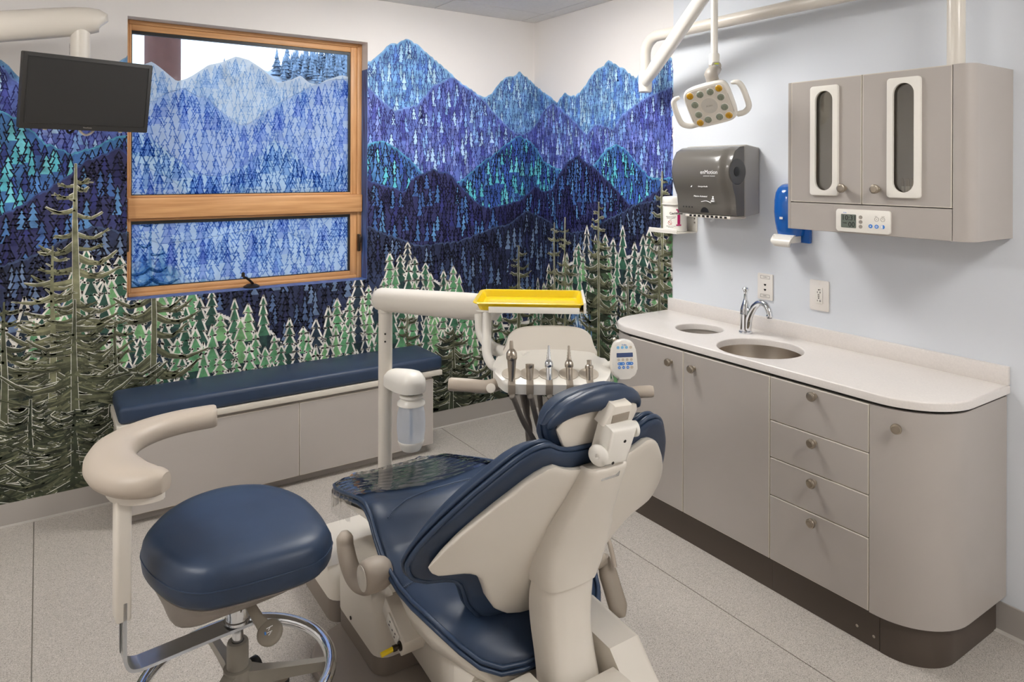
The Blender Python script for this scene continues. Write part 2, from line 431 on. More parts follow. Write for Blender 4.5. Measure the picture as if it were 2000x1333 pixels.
L1 = ([(0,118),(18,130),(38,150),(60,172),(110,190),(180,175),(235,118),(250,108),(262,130),(270,140),(283,122),(302,115),(320,128),(352,155),(370,150),(385,142),(415,122),(440,117),(470,105),(495,112),(520,128),(553,158),(580,152),(598,143),(615,158),(632,162),(650,152),(680,143),(700,148),(708,132),(718,122),(735,112),(750,98),(760,86),(775,86),(795,75),(812,85),(835,105),(860,125),(885,148),(905,165),(925,178),(945,192),(960,182),(985,152),(995,148),(1003,150),(1014,140),(1028,150),(1044,165)],
      [(1050,170),(1070,186),(1088,200),(1103,180),(1112,188),(1125,187),(1140,172),(1163,137),(1175,132),(1190,118),(1203,127),(1218,133),(1235,148),(1243,152),(1258,130),(1275,118),(1290,100),(1303,108),(1318,118)])
L2 = ([(0,125),(60,185),(110,205),(170,200),(215,160),(248,150),(290,205),(330,178),(365,168),(395,186),(410,185),(440,215),(475,242),(495,240),(530,215),(570,190),(620,165),(660,152),(700,150),(715,165),(745,195),(772,218),(785,212),(815,205),(845,168),(862,160),(885,150),(900,163),(925,180),(945,195),(960,215),(985,240),(1005,258),(1020,262),(1035,255),(1044,246)],
      [(1050,238),(1062,215),(1080,200),(1095,212),(1120,235),(1145,262),(1165,240),(1180,245),(1197,252),(1215,225),(1240,205),(1262,190),(1290,178),(1318,165)])
L3 = ([(0,215),(40,235),(90,280),(140,300),(190,285),(220,270),(248,262),(275,258),(300,268),(340,300),(390,340),(440,345),(480,325),(515,300),(545,272),(575,290),(610,325),(650,340),(680,320),(705,290),(735,275),(750,275),(775,290),(800,310),(830,345),(870,365),(905,350),(935,322),(960,305),(985,285),(1012,265),(1035,275),(1044,285)],
      [(1050,292),(1062,315),(1090,330),(1130,335),(1155,330),(1170,310),(1185,292),(1205,280),(1222,292),(1245,320),(1268,345),(1290,350),(1318,345)])
L4 = ([(0,420),(50,395),(90,370),(130,345),(165,315),(205,300),(230,285),(248,300),(290,325),(340,350),(380,385),(420,400),(500,420),(560,400),(620,395),(690,350),(705,345),(740,360),(765,365),(790,375),(805,348),(845,330),(862,338),(872,333),(885,347),(905,370),(940,402),(960,405),(990,398),(1020,388),(1044,362)],
      [(1050,365),(1062,375),(1080,368),(1092,340),(1110,315),(1130,302),(1145,318),(1160,325),(1185,350),(1205,370),(1230,398),(1245,400),(1262,385),(1285,370),(1318,350)])
L5 = ([(0,520),(60,500),(120,470),(180,440),(248,455),(320,480),(400,470),(480,455),(540,440),(600,470),(650,440),(690,415),(715,440),(760,460),(820,480),(900,470),(960,445),(985,440),(1005,430),(1025,412),(1044,418)],
      [(1050,420),(1070,430),(1100,455),(1150,450),(1190,425),(1215,415),(1240,400),(1262,395),(1318,385)])
L6 = ([(0,640),(60,620),(120,570),(180,505),(215,490),(248,520),(300,510),(350,530),(400,570),(450,590),(500,590),(545,630),(580,675),(610,650),(640,620),(670,580),(700,545),(720,555),(750,530),(790,490),(820,505),(850,520),(880,545),(920,590),(960,610),(1000,610),(1044,600)],
      [(1050,570),(1080,530),(1110,490),(1150,470),(1185,455),(1215,475),(1250,465),(1285,450),(1318,460)])
def ridge(L):
    pts = [sB(*p) for p in L[0]] + [sR(*p) for p in L[1]]
    pts.sort(); return np.array(pts)
RID = [ridge(L) for L in (L1, L2, L3, L4, L5, L6)]
def rz(i, s): return float(np.interp(s, RID[i][:, 0], RID[i][:, 1]))
SCALE = lambda s: 1.0
def C3(r, g, b): return lin((r, g, b))
def mixc(a, b, t): return tuple(x+(y-x)*t for x, y in zip(a, b))
# per layer: base colours, tree fill colours, line colour, line width, tree height, width, fill share
WALLPAL = [
 (C3(100,148,200), C3(132,172,208), (C3(150,190,218), C3(84,124,194), C3(168,202,224), C3(120,162,206)), C3(48,68,136), .0036, .10, .041, .6),
 (C3(82,94,168), C3(100,124,190), (C3(122,158,212), C3(106,118,190), C3(164,194,228), C3(72,80,158), C3(126,144,206)), C3(38,42,104), .0040, .10, .042, .75),
 (C3(54,82,150), C3(74,132,176), (C3(88,178,196), C3(60,92,172), C3(108,190,204), C3(48,62,126), C3(80,128,190)), C3(14,20,46), .0048, .11, .047, .72),
 (C3(44,46,86), C3(52,56,102), (C3(62,94,150), C3(46,50,106), C3(84,128,176), C3(36,38,84), C3(70,110,164)), C3(20,20,44), .0062, .125, .055, .68),
 (C3(38,44,72), C3(48,58,88), (C3(76,96,132), C3(42,48,86), C3(100,120,152), C3(36,40,72)), C3(20,22,38), .0066, .125, .058, .62)]
FILMPAL = [
 (C3(232,236,242), C3(236,240,244), (C3(238,244,252), C3(226,236,250)), C3(194,216,240), .0034, .11, .046, .3),
 (C3(206,216,238), C3(216,226,242), (C3(214,222,246), C3(228,236,250), C3(204,212,242)), C3(150,178,226), .0040, .115, .050, .45),
 (C3(206,222,238), C3(216,232,242), (C3(212,226,246), C3(228,240,250), C3(200,218,242)), C3(128,162,206), .0048, .12, .052, .45),
 (C3(206,220,238), C3(216,228,242), (C3(212,218,244), C3(228,234,250)), C3(164,188,228), .0046, .13, .056, .35),
 (C3(206,220,238), C3(218,230,242), (C3(208,214,242), C3(226,236,250), C3(212,226,246)), C3(156,180,220), .0052, .13, .060, .4)]
GREENS = [C3(92,146,104), C3(62,106,82), C3(44,76,66), C3(112,160,110), C3(52,92,74), C3(38,52,66)]
FGREENS = [C3(214,232,240), C3(190,216,236), C3(176,204,230), C3(225,238,246)]
def tree_pts(s, z, w, h, r, lev):
    """zigzag half outlines, left and right, from the foot to the apex"""
    Lp = []; Rp = []
    for side, out in ((-1, Lp), (1, Rp)):
        for k in range(lev):
            t = k/lev; ww = w*(1-t*.72)*(.88+.28*r.random()); w2 = w*(1-(k+1)/lev*.72)
            out.append((s+side*ww*.5, z+h*(t+.03*r.random())))
            if k < lev-1: out.append((s+side*w2*(.16+.08*r.random()), z+h*(t+(1.0+.16*r.random())/lev)))
        out.append((s, z+h))
    return Lp, Rp
def stroke_tree(pr, s, z, w, h, r, lev, fill, line, t, e0, e1):
    Lp, Rp = tree_pts(s, z, w, h, r, lev)
    if fill is not None:
        for k in range(len(Lp)-1):
            emit(pr, [Lp[k], Rp[k], Rp[k+1], Lp[k+1]] if k < len(Lp)-2 else [Lp[k], Rp[k], Rp[k+1]], e0, fill)
    if line is not None:
        path(pr, Lp, t, e1, line); path(pr, Rp, t, e1, line)
def layer(pr, i, pal, e, s0, s1, r):
    a, b, fills, line, lw, th, tw, share = pal[i]
    ds = .014; n = int((s1-s0)/ds)
    ss = sorted(set([s0+k*ds for k in range(n+1)] + ([0.0] if s0 < 0 < s1 else []) + [OX0, OX1]))
    ss = [x for x in ss if s0 <= x <= s1]
    jag = {x: (r.random()-.5)*.012 for x in ss}
    ph = r.random()*9; pr.over = False
    for x0, x1 in zip(ss, ss[1:]):
        t0, t1 = rz(i, x0)+jag[x0], rz(i, x1)+jag[x1]
        low = min(rz(j, (x0+x1)/2) for j in range(i+1, 6))-.08 if i < 5 else .1
        low = min(low, t0-.05, t1-.05)
        if pr.film:
            l0 = max([rz(j, x0) for j in range(i+1, 6)]+[.1])-.002; l1 = max([rz(j, x1) for j in range(i+1, 6)]+[.1])-.002
            t0, t1 = rz(i, x0), rz(i, x1); m = .5+.5*sin(x0*7+ph)*cos(x0*3.1+ph*2)
            if t0 > l0 and t1 > l1: emit(pr, [(x0, l0), (x1, l1), (x1, t1), (x0, t0)], 0, mixc(a, b, m))
            continue
        m = .5+.5*sin(x0*7+ph)*cos(x0*3.1+ph*2)
        c = mixc(a, b, m)
        zz0, zz1 = (t0+low)/2, (t1+low)/2
        emit(pr, [(x0, zz0), (x1, zz1), (x1, t1), (x0, t0)], e, mixc(c, a, .4))
        emit(pr, [(x0, low), (x1, low), (x1, zz1), (x0, zz0)], e, c)
        k = .005+.008*r.random()     # pale rim along the crest
        emit(pr, [(x0, t0-k), (x1, t1-k), (x1, t1), (x0, t0)], e+.00002, mixc(c, fills[0], .45))
    pr.over = True
    s = s0
    while s < s1:      # a first row of trees right under the crest
        h = th*(.7+.5*r.random()); w_ = tw*(.8+.4*r.random()); sj = s+(r.random()-.5)*tw*.4; zj = min(rz(i, sj), rz(i, sj-w_*.3), rz(i, sj+w_*.3))-h-.006
        if zj+h > max(rz(j, sj) for j in range(i+1, 6)): stroke_tree(pr, sj, zj, w_, h, r, 3 if i < 3 else 4, fills[int(r.random()*len(fills))] if r.random() < share else None, line, lw, e+.00003, e+.000035)
        s += tw*.8
    z = 2.32; row = 0
    while z > .5:
        s = s0+(row % 2)*tw*.5
        while s < s1:
            sj = s+(r.random()-.5)*tw*.35; zj = z+(r.random()-.5)*th*.35; h = th*(.75+.5*r.random()); w_ = tw*(.8+.4*r.random())
            top = zj+h
            if top < rz(i, sj)-.004 and zj < rz(i, sj-w_/2)-.02 and zj < rz(i, sj+w_/2)-.02 and top > min(0, 0)+max(rz(j, sj) for j in range(i+1, 6)) - .0:
                f = None
                # patches where fills gather
                g = sin(sj*9+i*2+ph)*cos(zj*8+i)+.6*sin(sj*23+ph)
                if r.random() < share+.25*g: f = fills[int(r.random()**1.3*len(fills))]
                stroke_tree(pr, sj, zj, w_, h, r, 3 if i < 3 else 4, f, line, lw*(.8+.4*r.random()), e+.00004+row*.000006, e+.00004+row*.000006+.000003)
            s += tw*.93
        z -= th*.62; row += 1
def greens(pr, pal, line, dark, e, s0, s1, r):
    ds = .02; n = int((s1-s0)/ds); pr.over = False
    ss = sorted(set([s0+k*ds for k in range(n+1)] + ([0.0] if s0 < 0 < s1 else [])))
    for x0, x1 in zip(ss, ss[1:]):
        o_ = 0 if pr.film else .10
        emit(pr, [(x0, .1), (x1, .1), (x1, rz(5, x1)-o_), (x0, rz(5, x0)-o_)], e, mixc(dark, pal[2], r.random()*.7))
    pr.over = True; z = 1.35; row = 0; th, tw = .20, .082
    while z > .02:
        s = s0+(row % 2)*tw*.5
        while s < s1:
            sj = s+(r.random()-.5)*tw*.3; zj = z+(r.random()-.5)*.06; h = th*(.7+.6*r.random()); w_ = tw*(.85+.4*r.random())
            if zj+h*.8 < rz(5, sj)+.06:
                stroke_tree(pr, sj, zj, w_, h, r, 4, pal[int(r.random()**1.2*len(pal))], line, .0086*(.8+.5*r.random()), e+.00004+row*.00001, e+.00004+row*.00001+.000005)
            s += tw*.97
        z -= th*.56; row += 1
def bough(pr, pts, w0, w1, e, col, edge, r, under=None):
    """a tapering, upswept branch with a ragged pale rim along its upper side"""
    n = len(pts)
    for k in range(n-1):
        ta = w0+(w1-w0)*k/(n-1); tb = w0+(w1-w0)*(k+1)/(n-1)
        if edge is not None and r.random() < .7:
            j = .0022+.003*r.random(); up = .0015
            seg(pr, (pts[k][0], pts[k][1]+up), (pts[k+1][0], pts[k+1][1]+up), ta+j, e, edge, tb+j)
        seg(pr, pts[k], pts[k+1], ta, e+.000008, col, tb)
        if under is not None:
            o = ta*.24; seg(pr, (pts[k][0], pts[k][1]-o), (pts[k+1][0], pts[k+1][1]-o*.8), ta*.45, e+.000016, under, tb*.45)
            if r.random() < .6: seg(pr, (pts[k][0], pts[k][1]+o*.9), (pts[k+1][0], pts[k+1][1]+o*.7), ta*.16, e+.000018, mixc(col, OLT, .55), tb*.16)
        if k and r.random() < .8:   # needles and twigs
            for q_ in range(2):
                a = pts[k]; b_ = pts[k+1]; f_ = r.random(); a = (a[0]+(b_[0]-a[0])*f_, a[1]+(b_[1]-a[1])*f_)
                ang = r.uniform(.35, 1.25)*(1 if pts[-1][0] > pts[0][0] else -1); l = ta*(.9+1.3*r.random())
                q = (a[0]+sin(ang)*l*1.3, a[1]+cos(ang)*l*.7*(1 if q_ == 0 else -.35))
                if edge is not None: seg(pr, a, q, ta*.5+.003, e, edge, .005)
                seg(pr, a, q, ta*.55, e+.000008, col, .003)
def fir(pr, s, zt, zb, wb, nb, r, e, top, low, edge, dens=1.0, trunk=.02, shape=.85):
    H = zt-zb
    bough(pr, [(s, zb), (s+.004, zb+H*.4), (s-.003, zb+H*.75), (s, zt)], trunk, .007, e+.0003, mixc(low, top, .6), edge, r)
    for k in range(nb):
        t = (k+.5+r.random()*.5)/nb
        for side in (-1, 1):
            if r.random() > .95*min(1, dens): continue
            L = wb*(.12+.88*t**shape)*(.60+.55*r.random()); z = zt-H*t*(.97)+r.uniform(-.5, .5)*H/nb*.8
            drop = L*r.uniform(.02, .34); lift = L*r.uniform(.08, .40)
            pts = [(s, z), (s+side*L*.28, z-drop*.75), (s+side*L*.58, z-drop), (s+side*L*.82, z-drop+lift*.5), (s+side*L, z-drop+lift)]
            c = mixc(top, low, min(1, max(0, t+r.uniform(-.35, .3))))
            th = (.017+.030*t)*(.7+.6*r.random())*(wb/.3)**.35
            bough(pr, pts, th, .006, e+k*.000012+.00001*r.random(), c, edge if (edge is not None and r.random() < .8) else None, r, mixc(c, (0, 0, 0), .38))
    if dens > 1:       # plumed skirt: long strokes fanning down and out from the trunk
        for k in range(int(150*dens)):
            t = r.random()**.8; z = zt-H*(.12+.86*t); side = r.choice((-1, 1)); L = wb*(.15+.85*t)*r.uniform(.25, 1.0)
            x0 = s+side*L*r.uniform(0, .6); dz = -L*r.uniform(.05, .55)
            c = mixc(mixc(top, low, r.random()), OLT, .35*r.random()) if edge is not None else low
            seg(pr, (x0, z), (x0+side*L*.35, z+dz*.5), .012, e+.00030+.0000008*k, c, .004)
            if edge is not None and r.random() < .10: seg(pr, (x0, z+.004), (x0+side*L*.3, z+dz*.4+.004), .0028, e+.00031+.0000008*k, edge, .002)
def wash(pr, s, zt, zb, w0, w1, e, cols, r, n=60):
    for k in range(n):
        t = r.random(); a = s+(r.random()-.5)*(w0+(w1-w0)*t); z = zt-(zt-zb)*t
        l = .05+.10*r.random()
        seg(pr, (a, z), (a+r.uniform(-.01, .02), z-l), .012+.014*r.random(), e+k*.000001, cols[int(r.random()*len(cols))], .004)
OLT, OLM, OLD, WHT = C3(134,134,104), C3(92,94,72), C3(52,58,44), C3(200,200,190)
def backing(pr, cs, zt, zb, w, e, cols, r, n):
    for k in range(n):
        t = r.random()**.7; z = zt-(zt-zb)*t; x = cs+(r.random()*2-1)*w*(.1+.9*t); a = r.uniform(-.5, .5); l = r.uniform(.05, .14)
        seg(pr, (x-l*cos(a)*.5, z-l*sin(a)*.5), (x+l*cos(a)*.5, z+l*sin(a)*.5), r.uniform(.02, .05), e+k*.0000006, cols[int(r.random()*len(cols))], .01)
def firs(pr, top, mid, low, edge, e, r):
    if edge is not None:
        for (px, pt, pb, w_, n_) in ((146, 640, 985, .42, 420), (40, 700, 1010, .34, 260), (235, 760, 960, .22, 140), (880, 660, 800, .20, 120)):
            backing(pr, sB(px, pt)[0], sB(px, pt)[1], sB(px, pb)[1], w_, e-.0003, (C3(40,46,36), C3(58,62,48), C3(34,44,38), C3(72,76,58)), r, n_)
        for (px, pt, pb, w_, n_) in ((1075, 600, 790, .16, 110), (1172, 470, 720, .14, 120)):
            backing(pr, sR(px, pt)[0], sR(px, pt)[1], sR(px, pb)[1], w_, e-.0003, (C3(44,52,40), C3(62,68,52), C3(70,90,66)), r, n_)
    B = lambda px, pt, pb: (sB(px, pt)[0], sB(px, pt)[1], sB(px, pb)[1])
    Rr = lambda px, pt, pb: (sR(px, pt)[0], sR(px, pt)[1], sR(px, pb)[1])
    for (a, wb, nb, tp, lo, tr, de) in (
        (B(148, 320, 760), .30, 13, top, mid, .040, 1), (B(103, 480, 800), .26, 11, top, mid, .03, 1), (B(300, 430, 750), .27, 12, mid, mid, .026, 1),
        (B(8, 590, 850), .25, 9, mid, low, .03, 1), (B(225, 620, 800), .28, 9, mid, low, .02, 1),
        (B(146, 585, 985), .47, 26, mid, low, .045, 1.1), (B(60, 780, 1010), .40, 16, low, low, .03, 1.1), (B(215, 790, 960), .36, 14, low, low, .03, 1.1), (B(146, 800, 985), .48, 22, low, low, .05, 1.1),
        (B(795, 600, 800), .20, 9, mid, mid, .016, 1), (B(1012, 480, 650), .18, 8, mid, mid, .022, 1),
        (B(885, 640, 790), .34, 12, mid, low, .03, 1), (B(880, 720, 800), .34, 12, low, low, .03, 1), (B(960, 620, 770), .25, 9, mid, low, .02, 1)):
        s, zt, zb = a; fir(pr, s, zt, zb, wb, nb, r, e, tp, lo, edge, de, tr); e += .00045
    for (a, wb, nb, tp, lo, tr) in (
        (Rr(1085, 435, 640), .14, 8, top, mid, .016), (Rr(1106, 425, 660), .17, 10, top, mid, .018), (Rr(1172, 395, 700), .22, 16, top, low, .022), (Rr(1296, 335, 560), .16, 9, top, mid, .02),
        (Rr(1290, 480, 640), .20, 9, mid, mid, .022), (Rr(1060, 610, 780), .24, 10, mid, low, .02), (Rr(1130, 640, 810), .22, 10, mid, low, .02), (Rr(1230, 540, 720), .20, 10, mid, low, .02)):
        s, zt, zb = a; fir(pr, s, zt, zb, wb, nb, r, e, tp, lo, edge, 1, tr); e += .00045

def print_mat(name, film=False):
    m = bpy.data.materials.new(name); m.use_nodes = True; t = m.node_tree; b = t.nodes['Principled BSDF']
    at = t.nodes.new('ShaderNodeAttribute'); at.attribute_name = 'ink'
    tc = t.nodes.new('ShaderNodeTexCoord'); n = t.nodes.new('ShaderNodeTexNoise'); n.inputs['Scale'].default_value = 16; n.inputs['Detail'].default_value = 7; n.inputs['Roughness'].default_value = .62
    mr = t.nodes.new('ShaderNodeMapRange'); mr.inputs['From Min'].default_value = .34; mr.inputs['From Max'].default_value = .66
    mr.inputs['To Min'].default_value = .62 if not film else .9; mr.inputs['To Max'].default_value = 1.38 if not film else 1.08
    mx = t.nodes.new('ShaderNodeVectorMath'); mx.operation = 'SCALE'
    t.links.new(tc.outputs['Object'], n.inputs['Vector']); t.links.new(n.outputs['Fac'], mr.inputs['Value'])
    t.links.new(at.outputs['Color'], mx.inputs[0]); t.links.new(mr.outputs[0], mx.inputs['Scale'])
    if not film:
        t.links.new(mx.outputs[0], b.inputs['Base Color']); b.inputs['Roughness'].default_value = .55; b.inputs['Specular IOR Level'].default_value = .3
    else:
        t.nodes.remove(b); o = [x for x in t.nodes if x.type == 'OUTPUT_MATERIAL'][0]
        tl = t.nodes.new('ShaderNodeBsdfTranslucent'); df = t.nodes.new('ShaderNodeBsdfDiffuse'); tr = t.nodes.new('ShaderNodeBsdfTransparent')
        s1 = t.nodes.new('ShaderNodeMixShader'); s1.inputs[0].default_value = .14
        s2 = t.nodes.new('ShaderNodeMixShader'); s2.inputs[0].default_value = .10
        t.links.new(mx.outputs[0], tl.inputs['Color']); t.links.new(mx.outputs[0], df.inputs['Color']); t.links.new(mx.outputs[0], tr.inputs['Color'])
        t.links.new(tl.outputs[0], s1.inputs[1]); t.links.new(df.outputs[0], s1.inputs[2])
        t.links.new(s1.outputs[0], s2.inputs[1]); t.links.new(tr.outputs[0], s2.inputs[2]); t.links.new(s2.outputs[0], o.inputs[0])
    return m
def ink_mat():
    m = bpy.data.materials.new('film_ink_tint'); m.use_nodes = True; t = m.node_tree; t.nodes.clear()
    o = t.nodes.new('ShaderNodeOutputMaterial'); tr = t.nodes.new('ShaderNodeBsdfTransparent'); at = t.nodes.new('ShaderNodeAttribute'); at.attribute_name = 'ink'
    t.links.new(at.outputs['Color'], tr.inputs[0]); t.links.new(tr.outputs[0], o.inputs[0]); return m
M_INK = ink_mat()
M_PRINT = print_mat('mural_print'); M_FILM = print_mat('window_film_print', True)
def build_print(pr, sel, name, m, parent, label):
    idx = [k for k in range(len(pr.f)) if sel(pr.w[k], pr.k[k])]
    me = bpy.data.meshes.new(name); vs = []; fs = []; cs = []
    for k in idx:
        f = pr.f[k]; b0 = len(vs); vs += [pr.v[j] for j in f]; fs.append(tuple(range(b0, b0+len(f)))); cs.append(pr.c[k])
    me.from_pydata(vs, [], fs); me.materials.append(m)
    at = me.attributes.new('ink', 'FLOAT_COLOR', 'FACE')
    at.data.foreach_set('color', np.array([(*c, 1) for c in cs], dtype=np.float32).ravel())
    me.update(); o = bpy.data.objects.new(name, me); _link(o, name, parent, Matrix.Identity(4)); o['label'] = label
    return o
def paint(pr, pal, grn, gline, gdark, tops, s0, s1, seed, right_extra=True):
    r = random.Random(seed)
    for i in range(5): layer(pr, i, pal, .0002+i*.0003, s0, s1, r)
    greens(pr, grn, gline, gdark, .0018, s0, s1, r)
    if right_extra:
        a = sR(1135, 610); b = sR(1135, 720); wash(pr, a[0], a[1]+.03, b[1], .16, .34, .0024, [C3(150,184,214), C3(92,128,172), C3(196,206,212), C3(60,90,140)], r, 110)
    firs(pr, *tops, .0027, r)
wall_print = Print()
paint(wall_print, WALLPAL, GREENS, C3(216,212,204), C3(30,38,50), (OLT, OLM, OLD, WHT), -3.45, S_END, 11)
build_print(wall_print, lambda left, ov: left, 'mural', M_PRINT, wall_back, 'mural of blue mountains and green firs on the window wall')
build_print(wall_print, lambda left, ov: not left, 'mural', M_PRINT, wall_right, 'mural of blue mountains and green firs on the sink wall')

# printed reveal of the window (sill and right cheek carry streaked blue paint)
def reveal_mat():
    m = mat('mural_reveal_print', (40, 70, 150), .5); t = m.node_tree; b = t.nodes['Principled BSDF']
    tc = t.nodes.new('ShaderNodeTexCoord'); mp = t.nodes.new('ShaderNodeMapping'); mp.inputs['Scale'].default_value = (14, 60, 3)
    n = t.nodes.new('ShaderNodeTexNoise'); n.inputs['Scale'].default_value = 1.6; n.inputs['Detail'].default_value = 6
    rp = t.nodes.new('ShaderNodeValToRGB'); e = rp.color_ramp.elements; e[0].position = .3; e[0].color = (*lin((26,34,84)), 1); e[1].position = .7; e[1].color = (*lin((92,136,206)), 1)
    t.links.new(tc.outputs['Object'], mp.inputs['Vector']); t.links.new(mp.outputs[0], n.inputs['Vector']); t.links.new(n.outputs['Fac'], rp.inputs['Fac']); t.links.new(rp.outputs[0], b.inputs['Base Color'])
    return m
M_REVEAL = reveal_mat()
bm = NB(); box(bm, OX1-.0012, OX1, 0, .1, OZ0, 2.19); part('printed_reveal', bm, M_REVEAL, wall_back)
bm = NB(); box(bm, OX0, OX1-.0012, 0, .1, OZ0, OZ0+.0012); part('printed_sill', bm, M_REVEAL, wall_back)

# ================================================================== WINDOW
win = tag(thing('window_1', None, None, ((OX0+OX1)/2, .1, OZ0)), kind='structure')
def bar(bm, x0, x1, z0, z1, y0, y1, bev=.004): box(bm, x0, x1, y0, y1, z0, z1, bev, 2)
FY0, FY1 = .085, .17
for a_ in ((OX0, OX0+.014), (OX1-.03, OX1)):
    bm = NB(); bar(bm, *a_, OZ0, OZ1, FY0, FY1); part('window_jamb', bm, M_WOODV, win)
for a_ in ((OZ1-.022, OZ1), (OZ0, OZ0+.02)):
    bm = NB(); bar(bm, OX0+.014, OX1-.03, *a_, FY0, FY1); part('window_rail', bm, M_WOOD, win)
bm = NB(); bar(bm, OX0+.010, OX1-.004, 1.352, 1.456, FY0-.022, FY1, .006); part('mid_rail', bm, M_WOOD, win)
def sash(z0, z1, gz0, gz1):
    bm = NB(); gx0, gx1 = -2.413, -1.267
    bar(bm, OX0+.014, gx0+.003, z0, z1, .09, .15, .003); bar(bm, gx1-.001, OX1-.03, z0, z1, .09, .15, .003)
    s_ = part('sash_stiles', bm, M_WOODV, win); bm = NB()
    bar(bm, gx0+.003, gx1-.001, gz1, z1, .09, .15, .003); bar(bm, gx0+.003, gx1-.001, z0, gz0, .09, .15, .003)
    s = part('sash_rails', bm, M_WOOD, win)
    bm = NB(); 
    for a in ((gx0+.003, gx0+.007, gz0, gz1), (gx1-.013, gx1-.001, gz0, gz1), (gx0+.007, gx1-.013, gz1-.016, gz1), (gx0+.007, gx1-.013, gz0, gz0+.004)): box(bm, a[0], a[1], .098, .12, a[2], a[3])
    part('gasket', bm, M_BLACK, s)
    bm = NB(); box(bm, gx0, gx1, .104, .108, gz0-.006, gz1+.004); part('pane', bm, M_GLASS, s)
sash(1.456, OZ1-.022, 1.468, 2.294); sash(OZ0+.02, 1.352, 1.004, 1.338)
film = Print(True)
paint(film, FILMPAL, FGREENS, C3(236,244,250), C3(206,222,234), (C3(200,222,236), C3(190,214,232), C3(176,204,226), None), -2.46, -1.22, 5, False)
for v_ in range(len(film.v)): x, y_, z = film.v[v_]; film.v[v_] = (x, .1035+(y_-.088)*.3, z)
build_print(film, lambda left, ov: not ov, 'window_film', M_FILM, win, 'translucent mountain print film on the panes')
build_print(film, lambda left, ov: ov, 'film_ink', M_INK, win, 'tree outlines printed on the window film')
M_BRONZE = mat('bronze_hardware', (70, 62, 54), .35, .8)
cr = P(490, 553, y=.07)
bm = NB(); lathe(bm, [(.001, 0), (.042, 0), (.042, .008), (.025, .018), (.001, .02)], (-1.835, .066, OZ0+.0015), (0, 0, 1), 28)
xform(bm, Matrix.Identity(4))
tube(bm, catmull([(-1.825, .066, OZ0+.018), (-1.842, .05, OZ0+.035), (-1.868, .035, OZ0+.058), (-1.886, .028, OZ0+.066)], 5), .0065, 8)
lathe(bm, [(0, -.002), (.009, 0), (.009, .02), (0, .026)], (-1.888, .026, OZ0+.068), (0, 0, 1), 12)
part('window_crank', bm, M_BRONZE, win)
for xx, zz in ((-1.222, 1.12), (-2.428, 1.19)):
    bm = NB(); box(bm, xx-.007, xx+.007, .06, .09, zz, zz+.10, .003); box(bm, xx-.005, xx+.005, .045, .066, zz+.05, zz+.088, .003); part('sash_latch', bm, M_BRONZE, win)

# ================================================================== OUTSIDE
M_SNOW = mat('snow', (158, 176, 198), .9, noise=(.9, .35, 8))
M_LOG = mat('brown_log_column', (96, 62, 58), .7, noise=(14, .14)); M_CONIFER = mat('snowy_conifer', (112, 138, 168), .9, noise=(4, .8, 10))
def hill_z(x, y):
    k = max(0, min(1, (y-20)/25)); crest = interp([(-30, 6.5), (0, 6.0), (4.5, 6.6), (9, 8.0), (14, 9.4), (30, 13)], x)
    return -1.5+k*(crest+1.5)+k*(.35*sin(x*.9+y*.7)+.3*sin(x*2.3))
bm = NB(); NX, NY = 60, 40; g = []
for j in range(NY+1):
    row = []
    for i in range(NX+1):
        x, y = -45+i*90/NX, 1.2+j*70/NY; row.append(bm.verts.new((x, y, hill_z(x, y)-.6*(y < 6))))
    g.append(row)
for j in range(NY):
    for i in range(NX): bm.faces.new((g[j][i], g[j][i+1], g[j+1][i+1], g[j+1][i]))
tag(part('snowy_hill', bm, M_SNOW, None), 'snow covered hillside beyond the window', 'hill')
c0 = P(318, 110, y=1.6); bm = NB(); lathe(bm, [(.118, -1.6), (.115, 4.2)], (c0.x, 1.6, 0), (0, 0, 1), 28)
tag(part('log_column', bm, M_LOG, None), 'round brown timber column standing just outside the window', 'column')
def conifer_mesh(r):
    bm = NB()
    lathe(bm, [(.06, 0), (.03, .3)], (0, 0, 0), (0, 0, 1), 6)
    for k in range(6):
        z = .12+k*.145; rad = .26*(1-k/6.6); n = 9
        top = bm.verts.new((0, 0, z+.24)); ring = [bm.verts.new((rad*(.75+.5*r.random())*cos(2*pi*i/n), rad*(.75+.5*r.random())*sin(2*pi*i/n), z-.03*r.random())) for i in range(n)]
        for i in range(n): bm.faces.new((ring[i], ring[(i+1) % n], top))
        bm.faces.new(ring[::-1])
    return mesh_from(bm, 'conifer', M_CONIFER, 0)
rt = random.Random(3); CM = [conifer_mesh(rt) for _ in range(4)]
n = 0
for k in range(900):
    px = rt.uniform(350, 700); y = rt.uniform(30, 45)
    p = P(px, 100, y=y); z = hill_z(p.x, y); q = Vector((p.x, y, z))
    ppy = HZ-FPX*(q-CP).dot(CU)/(q-CP).dot(CF)
    dens = .98 if px > 545 else .10
    if ppy > 172 or rt.random() > dens: continue
    h = rt.uniform(.9, 1.9)
    o = inst('conifer', CM[k % 4], Matrix.Translation(q-Vector((0, 0, .1))) @ Matrix.Rotation(rt.uniform(0, 6), 4, 'Z') @ Matrix.Diagonal((h*.8, h*.8, h, 1)))
    tag(o, 'dark snow dusted conifer on the hillside beyond the window', 'tree', 'conifers on the snowy hillside'); n += 1
    if n >= 230: break
def stadium(w, h, n=12): 
    r = w/2; return [(r*cos(a), h/2-r+r*sin(a)) for a in [pi*k/n for k in range(n+1)]] + [(r*cos(a), -h/2+r+r*sin(a)) for a in [pi+pi*k/n for k in range(n+1)]]
